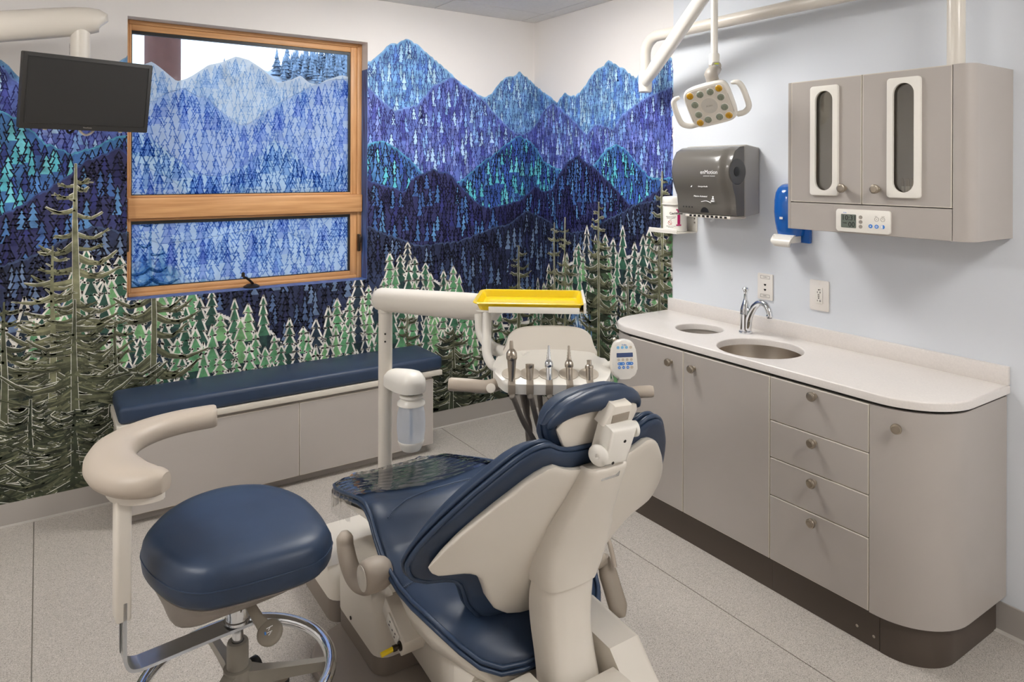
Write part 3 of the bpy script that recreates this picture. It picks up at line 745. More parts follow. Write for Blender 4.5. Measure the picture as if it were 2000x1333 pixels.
def holed(b, outer, inner, M, h):
    """plate with one opening"""
    def loop(pts, z): return [b.verts.new(M @ Vector((p[0], p[1], z))) for p in pts]
    def tri(z):
        a = loop(outer, z); c = loop(inner, z)
        ea = [b.edges.new((a[i], a[(i+1) % len(a)])) for i in range(len(a))]; ec = [b.edges.new((c[i], c[(i+1) % len(c)])) for i in range(len(c))]
        bmesh.ops.triangle_fill(b, use_beauty=True, edges=ea+ec); return a, c
    a0, c0_ = tri(0); a1, c1 = tri(h)
    for A, B in ((a0, a1), (c0_, c1)):
        for i in range(len(A)): b.faces.new((A[i], A[(i+1) % len(A)], B[(i+1) % len(A)], B[i]))
    return a1, c1
# ================================================================== knob shared by all cabinet fronts
bm = NB(); lathe(bm, [(.010, 0), (.0105, .003), (.0065, .006), (.006, .012), (.012, .016), (.0165, .019), (.0170, .026), (.0155, .029), (.012, .030), (.0115, .0315), (0, .032)], (0, 0, 0), (-1, 0, 0), 24)
KNOB = mesh_from(bm, 'knob', M_NICKEL, 35)
def knob(parent, x, y, z, rz=0): return inst('knob', KNOB, Matrix.Translation((x, y, z)) @ Matrix.Rotation(rz, 4, 'Z'), parent)

# ================================================================== BASE CABINETS
FX = -.488; ZB, ZT = .128, .822; YR = -2.815; RC = .205
KX, YL = -.466, -1.246
def front_panel(name, y0, y1, z0, z1, parent):
    """door or drawer front: taupe face inside a pale edge band"""
    bm = NB(); box(bm, FX, FX+.019, y0+.0015, y1-.0015, z0+.0015, z1-.0015, .002, 2)
    d = part(name, bm, M_CABEDGE, parent)
    bm = NB(); box(bm, FX-.0004, FX+.001, y0+.0045, y1-.0045, z0+.0045, z1-.0045); part('face_laminate', bm, M_CAB, d)
    return d
def carcass(y0, y1, parent, hole=False):
    bm = NB(); 
    box(bm, FX+.024, -.005, y0, y0+.018, ZB, ZT); box(bm, FX+.024, -.005, y1-.018, y1, ZB, ZT)
    box(bm, FX+.024, -.005, y0+.018, y1-.018, ZB, ZB+.018); box(bm, -.02, -.005, y0+.018, y1-.018, ZB+.018, ZT)
    if not hole: box(bm, FX+.024, -.02, y0+.018, y1-.018, ZT-.018, ZT)
    part('carcass', bm, M_DARK, parent)
def plinth(y0, y1, parent, screws=()):
    bm = NB(); box(bm, KX, KX+.018, y0, y1, 0, ZB-.001, .001, 1); k = part('plinth_panel', bm, M_KICK, parent)
    for (yy, zz) in screws:
        bm = NB(); lathe(bm, [(.005, 0), (.004, .0012), (0, .0012)], (KX, yy, zz), (-1, 0, 0), 12); part('screw', bm, M_NICKEL, k)
Y1, Y2, Y3, Y4 = -1.437, -1.782, -2.2135, -2.5975
t = thing('sink_cabinet', 'taupe two door base cabinet under the sinks', 'cabinet', (-.25, (Y1+Y3)/2, 0))
carcass(Y3, Y1, t, True); plinth(Y3+.0, Y1, t)
d = front_panel('door', Y2, Y1, ZB, ZT, t); knob(d, FX, -1.711, .762)
d = front_panel('door', Y3, Y2, ZB, ZT, t); knob(d, FX, -1.841, .763)
t = thing('drawer_unit', 'taupe base cabinet with four drawers', 'cabinet', (-.25, (Y3+Y4)/2, 0))
carcass(Y4, Y3, t); plinth(-2.622, Y3, t, ((-2.545, .045), (-2.603, .040)))
zs = [ZT, .657, .516, .373, ZB]
for a, b_, kz in zip(zs[1:], zs, (.801-.004, .629, .487, .346)):
    d = front_panel('drawer', Y4, Y3, a, b_, t); knob(d, FX, -2.3985, kz)
def arc(cx, cy, r, a0, a1, n=14): return [(cx+r*cos(a0+(a1-a0)*k/n), cy+r*sin(a0+(a1-a0)*k/n)) for k in range(n+1)]
# right curved end: a bent door round the corner to the wall
pts_out = [(FX, Y4-.002)] + arc(FX+RC, YR+RC, RC, pi, 1.5*pi) + [(-.004, YR)]
pts_in = [(-.004, YR+.018)] + arc(FX+RC, YR+RC, RC-.018, 1.5*pi, pi) + [(FX+.018, Y4-.002)]
def curved(t, out, inn, kick_out, kick_in, name, bodyname, pts_inside):
    bm = NB(); n_ = len(out); ii = inn[::-1]
    rings = [[Vector((*out[k], ZB)), Vector((*out[k], ZT)), Vector((*ii[k], ZT)), Vector((*ii[k], ZB))] for k in range(n_)]
    loft(bm, rings); d = part(name, bm, M_CAB, t, 30)
    bm = NB(); r2 = [[Vector((*kick_out[k], 0)), Vector((*kick_out[k], ZB-.001)), Vector((*kick_in[k], ZB-.001)), Vector((*kick_in[k], 0))] for k in range(len(kick_out))]
    loft(bm, r2); part('plinth_panel', bm, M_KICK, t, 30)
    bm = NB(); prism(bm, pts_inside, Matrix.Translation((0, 0, ZB+.004)), ZT-ZB-.008); part('carcass', bm, M_DARK, t, 0)
    return d
KR = .150
ko = [(KX, -2.624)] + arc(KX+KR, -2.787+KR, KR, pi, 1.5*pi) + [(-.012, -2.787)]
ki = [(KX+.015, -2.624)] + arc(KX+KR, -2.787+KR, KR-.015, pi, 1.5*pi) + [(-.012, -2.772)]
t = thing('curved_end_cabinet', 'taupe rounded end cabinet with one knob at the near end of the counter', 'cabinet', (-.2, -2.7, 0))
d = curved(t, pts_out, pts_in, ko, ki, 'curved_door', 'carcass', [(FX+.03, Y4-.006), (FX+.03, YR+RC)] + arc(FX+RC, YR+RC, RC-.03, pi, 1.5*pi)[1:] + [(-.02, YR+.03), (-.02, Y4-.006)])
bm = NB(); box(bm, FX+.0005, FX+.017, Y4-.0035, Y4-.0012, ZB, ZT); part('edge_band', bm, M_CABEDGE, d)
kp = Vector((FX+RC+RC*cos(pi+.36), YR+RC+RC*sin(pi+.36), .769)); knob(d, kp.x, kp.y, kp.z, .36)
# left curved end
pl_o = [(-.004, YL-.006)] + arc(FX+RC, YL-.006-RC, RC, pi/2, pi) + [(FX, Y1+.003)]
pl_i = [(FX+.018, Y1+.003)] + arc(FX+RC, YL-.006-RC, RC-.018, pi, pi/2) + [(-.004, YL-.024)]
ko2 = [(-.012, YL-.03)] + arc(KX+KR, YL-.03-KR, KR, pi/2, pi) + [(KX, Y1+.002)]
ki2 = [(-.012, YL-.045)] + arc(KX+KR, YL-.03-KR, KR-.015, pi/2, pi) + [(KX+.015, Y1+.002)]
t = thing('curved_end_cabinet', 'taupe rounded end cabinet at the far end of the counter against the mural', 'cabinet', (-.2, -1.35, 0))
d = curved(t, pl_o, pl_i, ko2, ki2, 'curved_door', 'carcass', [(-.02, Y1+.006), (-.02, YL-.036)] + arc(FX+RC, YL-.006-RC, RC-.03, pi/2, pi)[:-1] + [(FX+.03, Y1+.006)])
kp = Vector((FX+RC+RC*cos(pi-.62), YL-.006-RC+RC*sin(pi-.62), .775)); knob(d, kp.x, kp.y, kp.z, -.62)

# ------------------------------------------------------------------ worktop with backsplash and two round cut-outs
CX, CZ0, CZ1 = -.488, .833, .862; CRd = .21; CYL, CYR = -1.238, -2.824
S1 = (-.222, -1.637, .108); S2 = (-.293, -2.022, .172)
outl = [(-.002, CYL)] + arc(CX+CRd, CYL-CRd, CRd, pi/2, pi) + arc(CX+CRd, CYR+CRd, CRd, pi, 1.5*pi) + [(-.002, CYR)]
bm = NB()
def ring_edges(pts, z):
    vs = [bm.verts.new((p[0], p[1], z)) for p in pts]; return [bm.edges.new((vs[i], vs[(i+1) % len(vs)])) for i in range(len(vs))]
loops = [outl, circ(S1[2], 40, S1[0], S1[1]), circ(S2[2], 48, S2[0], S2[1])]
alle = [ring_edges(l, CZ1) for l in loops]
fill = bmesh.ops.triangle_fill(bm, use_beauty=True, edges=[e for l in alle for e in l])
top_faces = [g for g in fill['geom'] if isinstance(g, bmesh.types.BMFace)]
ext = bmesh.ops.extrude_face_region(bm, geom=top_faces)
dv = [g for g in ext['geom'] if isinstance(g, bmesh.types.BMVert)]
for v in dv: v.co.z = CZ0
bm.normal_update()
rim = [e for e in bm.edges if len(e.link_faces) == 2 and abs(e.verts[0].co.z-CZ1) < 1e-6 and abs(e.verts[1].co.z-CZ1) < 1e-6 and e.calc_face_angle(0) > 1]
bmesh.ops.bevel(bm, geom=rim, offset=.006, segments=3, affect='EDGES', profile=.5)
wt_ = thing('worktop', 'long pale worktop with rounded ends and backsplash along the blue wall', 'countertop', (-.25, -2.03, CZ0))
top = part('top_slab', bm, M_COUNTER, wt_, 30)
bm = NB(); box(bm, -.02, -.0008, CYR, CYL-.006, CZ1-.001, .926, .003, 2); part('backsplash', bm, M_COUNTER, wt_)
def inset(pts, d):
    cx_, cy_ = -.002, (CYL+CYR)/2
    return [(min(-.004, x+d*(1 if x < -.3 else .9 if x < -.02 else 0)), y-d*(1 if y > CYL-.22 else -1 if y < CYR+.22 else 0)) for x, y in pts]
bm = NB(); holed(bm, inset(outl, .012), inset(outl, .035), Matrix.Translation((0, 0, ZT+.001)), CZ0-ZT-.002); part('shadow_gap_rail', bm, M_DARK, wt_, 0)
# basin: undermount bowl
def bowl(S, depth, name, label, cat, m):
    x, y, r = S; b = NB(); z = CZ0-.001
    prof = [(r+.012, 0), (r+.004, 0), (r+.003, -.004), (r, -depth*.8), (r-.02, -depth*.96), (r-.05, -depth), (.024, -depth-.003), (.022, -depth-.006), (0, -depth-.006), ]
    lathe(b, prof, (x, y, z), (0, 0, 1), 56, open0=True)
    t = thing(name, label, cat, (x, y, z-depth)); part('bowl', b, m, t, 40)
    return t
t = bowl(S2, .145, 'sink_basin', 'large round steel sink basin below the chrome tap', 'sink', M_STEEL)
b = NB(); lathe(b, [(.022, 0), (.021, .003), (.006, .002), (0, .001)], (S2[0], S2[1], CZ0-.001-.145-.006), (0, 0, 1), 24); part('drain', b, M_CHROME, t)
t = bowl(S1, .16, 'waste_chute', 'small round waste opening in the worktop left of the tap', 'waste chute', M_GREYP)

# ------------------------------------------------------------------ tap
fx, fy = -.128, -1.838
fp = P(1456, 651, z=CZ1); fx, fy = fp.x-.0, fp.y
fx = max(fx, -.14)
t = thing('tap', 'chrome single lever tap behind the large sink', 'tap', (fx, fy, CZ1))
b = NB(); lathe(b, [(.030, 0), (.031, .004), (.029, .010), (.024, .013), (.024, .085), (.0245, .088), (.0235, .091), (.0235, .105), (.019, .125), (.0105, .150), (.008, .158), (.0075, .180), (.010, .190), (.0145, .197), (.015, .203), (.011, .208), (0, .210)], (fx, fy, CZ1), (0, 0, 1), 32)
part('tap_body', b, M_CHROME, t, 40)
sp = Vector((-.12, -.99, 0)).normalized()
pts = catmull([Vector((fx, fy, CZ1+.02))+sp*.012, Vector((fx, fy, CZ1+.075))+sp*.022, Vector((fx, fy, CZ1+.125))+sp*.05, Vector((fx, fy, CZ1+.152))+sp*.085, Vector((fx, fy, CZ1+.148))+sp*.118, Vector((fx, fy, CZ1+.118))+sp*.138, Vector((fx, fy, CZ1+.098))+sp*.14], 7)
b = NB(); tube(b, pts, [.017+(.0125-.017)*k/(len(pts)-1)+.002*(k > len(pts)-5) for k in range(len(pts))], 18); part('spout', b, M_CHROME, t, 40)
b = NB(); tube(b, [Vector((fx, fy, CZ1+.0985))+sp*.14, Vector((fx, fy, CZ1+.094))+sp*.1405], .011, 16); part('aerator', b, M_BLACK, t)

# ================================================================== WALL CABINET
UX, UY0, UY1, UZ0, UZ1 = -.302, -2.157, -2.83, 1.371, 1.953
UD = -2.770; UM = -2.464; ZD = 1.478
t = thing('wall_cabinet', 'taupe wall cabinet with two oval window doors above the counter', 'cabinet', (-.15, -2.49, UZ0))
b = NB()
box(b, UX+.004, -.001, UY0-.014, UY0, UZ0, UZ1, .001, 1)
box(b, UX+.022, -.001, UD+.0, UY0-.014, UZ1-.016, UZ1); box(b, UX+.004, -.001, UD, UY0-.014, UZ0, UZ0+.016)
box(b, UX+.022, -.001, UD, UY0-.014, ZD-.012, ZD+.004); box(b, -.012, -.001, UD, UY0-.014, UZ0+.016, UZ1-.016)
carc = part('carcass', b, M_CAB, t)
# right side panel with a rounded front corner
r_ = .045
o_ = [(UX, UD-.0015)] + arc(UX+r_, UY1+r_, r_, pi, 1.5*pi, 10) + [(-.001, UY1)]
i_ = [(UX+.016, UD-.0015)] + arc(UX+r_, UY1+r_, r_-.016, pi, 1.5*pi, 10) + [(-.001, UY1+.016)]
b = NB(); loft(b, [[Vector((*o_[k], UZ0)), Vector((*o_[k], UZ1)), Vector((*i_[k], UZ1)), Vector((*i_[k], UZ0))] for k in range(len(o_))]); part('side_panel', b, M_CAB, t, 30)
b = NB(); box(b, UX, UX+.018, UD+.001, UY0-.0155, UZ0, ZD-.002, .0015, 1); part('lower_fascia', b, M_CAB, t)
for (ya, yb, yc, ky) in ((UY0-.0155, UM, -2.3185, -2.398), (UM, UD, -2.6155, -2.523)):
    zc = (ZD+.0+UZ1)/2
    ya_, yb_ = ya-.0015, yb+.0015
    # local x = -Y (to the right seen from the room), local y = Z, local z = -X (out of the wall)
    M = frame((UX+.018, yc, 1.717), (0, -1, 0), (0, 0, 1))
    outer = [(-(ya_-yc), ZD+.002-1.717), (-(yb_-yc), ZD+.002-1.717), (-(yb_-yc), UZ1-.0005-1.717), (-(ya_-yc), UZ1-.0005-1.717)]
    b = NB(); holed(b, outer, stadium(.088, .398), M, .018); d = part('door', b, M_CABEDGE, t, 30)
    M2 = frame((UX+.0004, yc, 1.717), (0, -1, 0), (0, 0, 1))
    ins = [(x+(.003 if x < 0 else -.003), y+(.003 if y < 0 else -.003)) for x, y in outer]
    b = NB(); holed(b, ins, rrect(.10, .405, .01), M2, .0006); part('face_laminate', b, M_CAB, d, 30)
    M3 = frame((UX+.0, yc, 1.717), (0, -1, 0), (0, 0, 1))
    b = NB(); a1, c1 = holed(b, rrect(.116, .42, .012), stadium(.072, .38, 16), M3, .010)
    es = [e for e in b.edges if e.verts[0] in a1 and e.verts[1] in a1 and len(e.link_faces) == 2 and abs(e.calc_face_angle(0)) > .8]
    bmesh.ops.bevel(b, geom=es, offset=.004, segments=3, affect='EDGES', profile=.5); part('window_surround', b, M_WHITE, d, 40)
    b = NB(); prism(b, stadium(.078, .388, 14), frame((UX+.012, yc, 1.717), (0, -1, 0), (0, 0, 1)), .003); part('pane', b, M_CABGLASS, d)
    knob(d, UX, ky, 1.537)
# timer
M = frame((UX+.0, -2.4705, 1.4185), (0, -1, 0), (0, 0, 1))
b = NB(); prism(b, rrect(.202, .083, .009), M, .008, .003, 3); tp = part('timer_panel', b, M_WHITE, t, 40, label='white timer panel with grey display and round buttons')
def decal(parent, pts, M, name, m, h=.0006): b = NB(); prism(b, pts, M, h); return part(name, b, m, parent, 0)
def at(M, x, y, z=0): return M @ Matrix.Translation((x, y, z))
decal(tp, rrect(.058, .050, .003), at(M, -.052, -.002, .008), 'timer_screen', M_LCD)
part('timer_digits', text_bm('10:31', .026, at(M, -.050, .009, .0088)), M_BLACKTXT, tp, 0); part('timer_digits', text_bm('00', .026, at(M, -.040, -.015, .0088)), M_BLACKTXT, tp, 0)
part('timer_digits', text_bm('TIMER', .006, at(M, -.066, -.010, .0088)), M_BLACKTXT, tp, 0)
for yy in (.014, -.003, -.020): decal(tp, circ(.0068, 18), at(M, -.006, yy, .008), 'timer_button', M_GREYBTN, .001)
for xx, m_ in ((.031, M_BLUEBTN), (.053, M_BLUEBTN), (.075, M_BLUEBTN)): decal(tp, circ(.0072, 18), at(M, xx, -.016, .008), 'timer_button', m_, .001)
decal(tp, [(-.002, -.003), (.0032, 0), (-.002, .003)], at(M, .031, -.016, .009), 'play_mark', M_LETTER_W, .0003)
decal(tp, circ(.0034, 14), at(M, .053, -.016, .009), 'ring_mark', M_LETTER_W, .0003); decal(tp, circ(.002, 12), at(M, .053, -.016, .0093), 'dot_mark', M_BLUEBTN, .0003)
decal(tp, [(0, .0065)] + [(-.0065*sin(pi*k/10), .0065*cos(pi*k/10)) for k in range(1, 10)] + [(0, -.0065)], at(M, .075, -.016, .009), 'half_mark', M_LETTER_W, .0003)
for xx in (.053, .075):
    b = NB(); holed(b, circ(.0078, 20), circ(.0066, 20), at(M, xx, .010, .008), .0006); part('timer_button', b, M_GREYBTN, tp, 0)
decal(tp, circ(.0014, 10), at(M, .053, .010, .008), 'dot_mark', M_GREYBTN)
b = NB(); box(b, .0742, .0752, .0100, .0150, .008, .0085); box(b, .0752, .0785, .0090, .0100, .008, .0085); xform(b, M); part('clock_hands', b, M_GREYBTN, tp, 0)
part('timer_logo', text_bm('A-dec', .0055, at(M, -.066, .0285, .0082)), M_BLUEBTN, tp, 0)
for xx, s_ in ((.051, 'RESET'), (.076, 'CLOCK')): part('timer_caption', text_bm(s_, .0034, at(M, xx, .0205, .0082)), M_GREYBTN, tp, 0)
# things inside the wall cabinet
b = NB()
for k in range(9):
    a = 2*pi*k/9; c = Vector((UX+.055+.012*cos(a), -2.6155+.024*sin(a)*1.1, ZD+.004))
    pass
for k in range(7):
    yy = -2.6155-.030+.010*k; xx = UX+.050+.008*(k % 2)
    tt = thing('wrapped_instrument', 'wrapped silver instruments standing behind the right oval window', 'instrument', (xx, yy, ZD+.004), group='wrapped instruments in the wall cabinet')
    b = NB(); tube(b, catmull([(xx, yy, ZD+.004), (xx, yy, ZD+.080), (xx-.003, yy+.001, ZD+.098)], 3), [.0042]*5+[.0036, .0030], 10); part('shaft', b, M_STEEL, tt)
    b = NB(); tube(b, [(xx, yy, ZD+.010), (xx, yy, ZD+.070)], .0047, 10); part('sleeve', b, M_WHITE, tt)
b = NB(); box(b, UX+.10, UX+.12, -2.395, -2.335, ZD+.0045, ZD+.20, .002); tag(part('brown_box', b, mat('tan_box', (190, 132, 84), .6), None), 'plain tan box added behind the left oval window', 'box')  # added box standing in for the brown streak in the left pane

# ================================================================== BENCH
BX0, BX1, BY = -2.505, -.905, -.33
t = thing('bench_cabinet', 'long low taupe cabinet bench base under the window', 'bench', ((BX0+BX1)/2, -.17, 0))
b = NB(); box(b, BX0, BX1+.02, BY-.012, -.008, .435, .462, .002); part('bench_top', b, M_CABEDGE, t)
b = NB(); box(b, BX0+.014, BX1-.03, BY+.019, -.012, .06, .433); part('body', b, M_CAB, t)
b = NB(); box(b, BX0+.03, BX1-.05, BY+.055, -.032, 0, .06); part('plinth_panel', b, M_BASE, t)
for a, c in ((BX0+.014, -1.6945), (-1.6945, BX1-.03)):
    b = NB(); box(b, a+.0015, c-.0015, BY, BY+.018, .050, .418, .0015); d = part('door', b, M_CABEDGE, t)
    b = NB(); box(b, a+.0045, c-.0045, BY-.0004, BY+.001, .053, .415); part('face_laminate', b, M_CAB, d)
def cushion(x0, x1, y0, y1, z0, z1, r=.03):
    b = NB(); box(b, x0, x1, y0, y1, z0, z1, r, 6)
    return b
t = thing('bench_cushion', 'long navy vinyl bench cushion under the window', 'cushion', ((BX0+BX1)/2, -.17, .462))
b = NB(); box(b, BX0+.008, BX1+.028, BY-.006, -.012, .462, .540, .022, 5)
bmesh.ops.subdivide_edges(b, edges=[e for e in b.edges if e.calc_length() > .5], cuts=24)
for v in b.verts:
    if v.co.z > .53: v.co.z += .006*sin((v.co.x-BX0)/(BX1-BX0)*pi)*sin(max(0, min(1, (v.co.y-BY)/.32))*pi)
part('pad', b, M_NAVY, t, 40)
# ================================================================== DENTAL CHAIR
xc = -1.65
chair = thing('dental_chair', 'navy and ivory reclining dental chair in the middle of the room', 'dental chair', (xc, -1.9, 0))
# --- seat cushion: stations along y -> half width, edge height, thickness, dish
ST = [(-1.338, .165, .440, .040, .005), (-1.352, .212, .448, .055, .008), (-1.38, .240, .458, .065, .012), (-1.44, .256, .472, .07, .018), (-1.52, .262, .492, .07, .026), (-1.60, .263, .514, .07, .036), (-1.68, .264, .534, .07, .046), (-1.735, .265, .541, .07, .052),
      (-1.785, .267, .522, .07, .048), (-1.835, .269, .480, .07, .034), (-1.89, .271, .443, .07, .022), (-1.95, .273, .424, .07, .016), (-2.02, .275, .414, .07, .014), (-2.11, .276, .416, .07, .014), (-2.19, .272, .420, .07, .012), (-2.25, .258, .409, .068, .008), (-2.30, .232, .383, .064, .005), (-2.34, .196, .352, .06, .003), (-2.368, .150, .332, .052, .001), (-2.382, .09, .324, .036, 0)]
STA = np.array(ST)
def st(y): return [float(np.interp(-y, -STA[:, 0], STA[:, k])) for k in (1, 2, 3, 4)]
def seat_z(u, y, off=0):
    w_, ze, th, di = st(y); q = min(1, abs(u)/w_)
    return ze-di*(1-q*q)+.012*(1-q*q)*(y < -1.9)-.5*th*q**9+off
def seat_ring(y):
    w_, ze, th, di = st(y); n = 22; top = []; bot = []
    for k in range(n+1):
        u = w_*sin((k/n-.5)*pi); q = abs(u)/w_
        top.append(Vector((xc+u, y, seat_z(u, y)))); bot.append(Vector((xc+u, y, ze-th*(.5+.5*(1-q**5)))))
    return top+bot[::-1][1:-1]
ysm = []
for a, b_ in zip(ST, ST[1:]): ysm += [a[0]+(b_[0]-a[0])*k/3 for k in range(3)]
ysm.append(ST[-1][0])
bm = NB(); loft(bm, [seat_ring(y) for y in ysm]); seat = part('seat_cushion', bm, M_NAVY, chair, 60)
def edge_pts(dz, out=.0):
    L_ = [Vector((xc-st(y)[0]-out, y, st(y)[1]-st(y)[2]*.30+dz)) for y in ysm]
    return L_+[Vector((2*xc-p.x, p.y, p.z)) for p in L_[::-1]]
for dz, out in ((.006, .001), (-.010, .003)):
    bm = NB(); tube(bm, edge_pts(dz, out), .0062, 8); part('piping', bm, M_NAVYSEAM, seat, 60)
def stitch(parent, f, n, name='stitched_seam'):
    """a shallow welt with paired rows of thread following the surface curve f(t)"""
    bm = NB(); tube(bm, [f(k/n) for k in range(n+1)], .0022, 6); part(name, bm, M_NAVYSEAM, parent, 60)
    bm = NB()
    for s_ in (-1, 1):
        for k in range(n*2):
            a = f(k/(2*n)); b_ = f((k+.55)/(2*n)); o = Vector((0, s_*.0050, .0006)); tube(bm, [a+o, b_+o], .0008, 4)
    tag(part('stitch_row', bm, M_THREAD, parent, 0), kind='stuff')
def seam1(t): u = -.215+.45*t; y = -1.80+.12*sin(pi*t*.9)-.03*t; return Vector((xc+u, y, seat_z(u, y, .0008)))
stitch(seat, seam1, 40)
def seam2(t): u = -.262+.10*t; y = -2.02-.035*t; return Vector((xc+u, y, seat_z(u, y, .0008)))
stitch(seat, seam2, 12)
# --- seat pan below the cushion
bm = NB(); rings = []
for y in [-1.40, -1.5, -1.65, -1.78, -1.9, -2.02, -2.15, -2.24, -2.30, -2.345]:
    w_, ze, th, di = st(y); w_ = w_-.022; zt = ze-th+.006; dp = interp([(-1.40, .02), (-1.65, .05), (-1.9, .085), (-2.1, .12), (-2.345, .05)][::-1], y)
    rings.append([Vector((xc+s_*w_*a, y, zt-dp*b_)) for s_, a, b_ in ((-1, 1, 0), (-1, .985, .35), (-1, .93, .75), (-1, .80, 1), (-1, .3, 1.04), (1, .3, 1.04), (1, .80, 1), (1, .93, .75), (1, .985, .35), (1, 1, 0))])
loft(bm, rings); part('seat_pan', bm, M_IVORY, chair, 60)

# --- backrest
def g(u, z): return -2.47-.56*(z-.69)+.36*u*u
TOP = [(0, .886), (.08, .888), (.112, .898), (.143, .915), (.172, .911), (.20, .893), (.228, .866), (.268, .826), (.30, .79), (.33, .752), (.355, .710), (.368, .680), (.3755, .661)]
BOT = [(0, .383), (.05, .392), (.10, .412), (.146, .449), (.193, .516), (.212, .556), (.232, .590), (.256, .611), (.285, .621), (.315, .625), (.346, .629), (.365, .642), (.3755, .661)]
UMAX = .3755
def sheet_grid(umax, top, bot, yf, nu=44, nv=22, bulge=0, thick=.03, front=True):
    """closed pillow between a back surface and a front surface, columns along u"""
    us = [umax*sin((k/nu-.5)*pi) for k in range(nu+1)]
    def pt(u, v, side):
        zt, zb = top(abs(u)), bot(abs(u)); z = zb+(zt-zb)*(.5-.5*cos(pi*v))
        d_u = 1-(abs(u)/umax)**6; d_v = 1-abs(2*v-1)**7
        k = max(0, d_u)**.5*max(0, d_v)**.5
        return Vector((xc+u, yf(u, z)+side*thick/2*k+(bulge*k if side > 0 else 0), z))
    bm = NB(); A = []; B = []
    for i, u in enumerate(us):
        ra, rb = [], []
        for j in range(nv+1):
            if i in (0, nu) or j in (0, nv):
                v_ = bm.verts.new(pt(u, j/nv, 0)); ra.append(v_); rb.append(v_)
            else: ra.append(bm.verts.new(pt(u, j/nv, -1))); rb.append(bm.verts.new(pt(u, j/nv, 1)))
        A.append(ra); B.append(rb)
    for i in range(nu):
        for j in range(nv):
            for Gd, fl in ((A, 0), (B, 1)):
                q = [Gd[i][j], Gd[i+1][j], Gd[i+1][j+1], Gd[i][j+1]]
                try: bm.faces.new(q[::-1] if fl else q)
                except ValueError: pass
    bmesh.ops.remove_doubles(bm, verts=bm.verts[:], dist=1e-6)
    bmesh.ops.dissolve_degenerate(bm, dist=1e-6, edges=bm.edges[:])
    return bm
T_ = lambda u: interp(TOP, u); B_ = lambda u: interp(BOT, u)
bm = sheet_grid(UMAX, T_, B_, lambda u, z: g(u, z)+.012, 48, 24, 0, .030); shell = part('backrest_shell', bm, M_IVORY, chair, 60)
OUT = .034
def Tc(u): return interp([(0, .925), (.09, .930), (.125, .942), (.16, .962), (.195, .958), (.232, .934), (.27, .893), (.31, .848), (.345, .800), (.375, .752), (.395, .712), (.405, .680), (.4095, .655)], u)
def Bc(u): return interp([(0, .350), (.06, .356), (.11, .374), (.16, .408), (.21, .470), (.232, .518), (.252, .556), (.275, .578), (.31, .588), (.35, .594), (.385, .612), (.402, .634), (.4095, .655)], u)
bm = sheet_grid(.4095, Tc, Bc, lambda u, z: g(u, z)+.052, 48, 24, .03, .062); backc = part('backrest_cushion', bm, M_NAVY, chair, 60)
rim = []
for k in range(0, 61):
    a = 2*pi*k/60; 
NU = 40; us = [.4095*sin((k/NU-.5)*pi) for k in range(NU+1)]
for dy, o in ((.040, .003), (.062, .004)):
    loop_ = [Vector((xc+u*(1+o), g(u, Tc(abs(u)))+dy, Tc(abs(u))+o)) for u in us]+[Vector((xc+u*(1+o), g(u, Bc(abs(u)))+dy, Bc(abs(u))-o)) for u in us[::-1][1:-1]]
    loop_ = catmull(loop_, 2, True)
    bm = NB(); tube(bm, loop_, .0060, 8, closed=True); part('piping', bm, M_NAVYSEAM, backc, 60)
# --- stem (upper cover and lower arm)
SM = [(.892, -2.598, .058, .016), (.875, -2.596, .066, .024), (.79, -2.553, .080, .028), (.71, -2.512, .096, .032), (.64, -2.482, .104, .036), (.58, -2.462, .100, .040), (.535, -2.452, .086, .042)]
def stem_ring(z, y, w_, d_): 
    return [Vector((xc+.007*(z < .7)+s_*w_*a, y+d_*b_, z)) for s_, a, b_ in ((-1, 1, 1.6), (-1, 1.0, .35), (-1, .90, -.25), (-1, .70, -.52), (-1, .3, -.62), (1, .3, -.62), (1, .70, -.52), (1, .90, -.25), (1, 1.0, .35), (1, 1, 1.6))]
def smooth_tab(tab, n=5): return [tuple(p) for p in np.array([[c for c in q] for q in [list(v) for v in _cat4(tab, n)]])]
def _cat4(tab, n):
    a = [np.array(t_, float) for t_ in tab]; out = []
    for i in range(len(a)-1):
        p0 = a[i-1] if i else 2*a[0]-a[1]; p1, p2 = a[i], a[i+1]; p3 = a[i+2] if i+2 < len(a) else 2*a[-1]-a[-2]
        for k in range(n):
            t_ = k/n; out.append(.5*(2*p1+(p2-p0)*t_+(2*p0-5*p1+4*p2-p3)*t_*t_+(3*p1-p0-3*p2+p3)*t_**3))
    out.append(a[-1]); return out
bm = NB(); loft(bm, [stem_ring(*q) for q in _cat4(SM, 4)]); part('stem_cover', bm, M_IVORY, chair, 50)
SL = [(.545, -2.448, .080, .036), (.50, -2.442, .080, .040), (.45, -2.440, .077, .042), (.40, -2.444, .074, .042), (.35, -2.456, .073, .042), (.30, -2.470, .075, .042), (.25, -2.48, .078, .042)]
bm = NB(); loft(bm, [stem_ring(*q) for q in _cat4(SL, 4)]); part('back_arm', bm, M_IVORY, chair, 50)

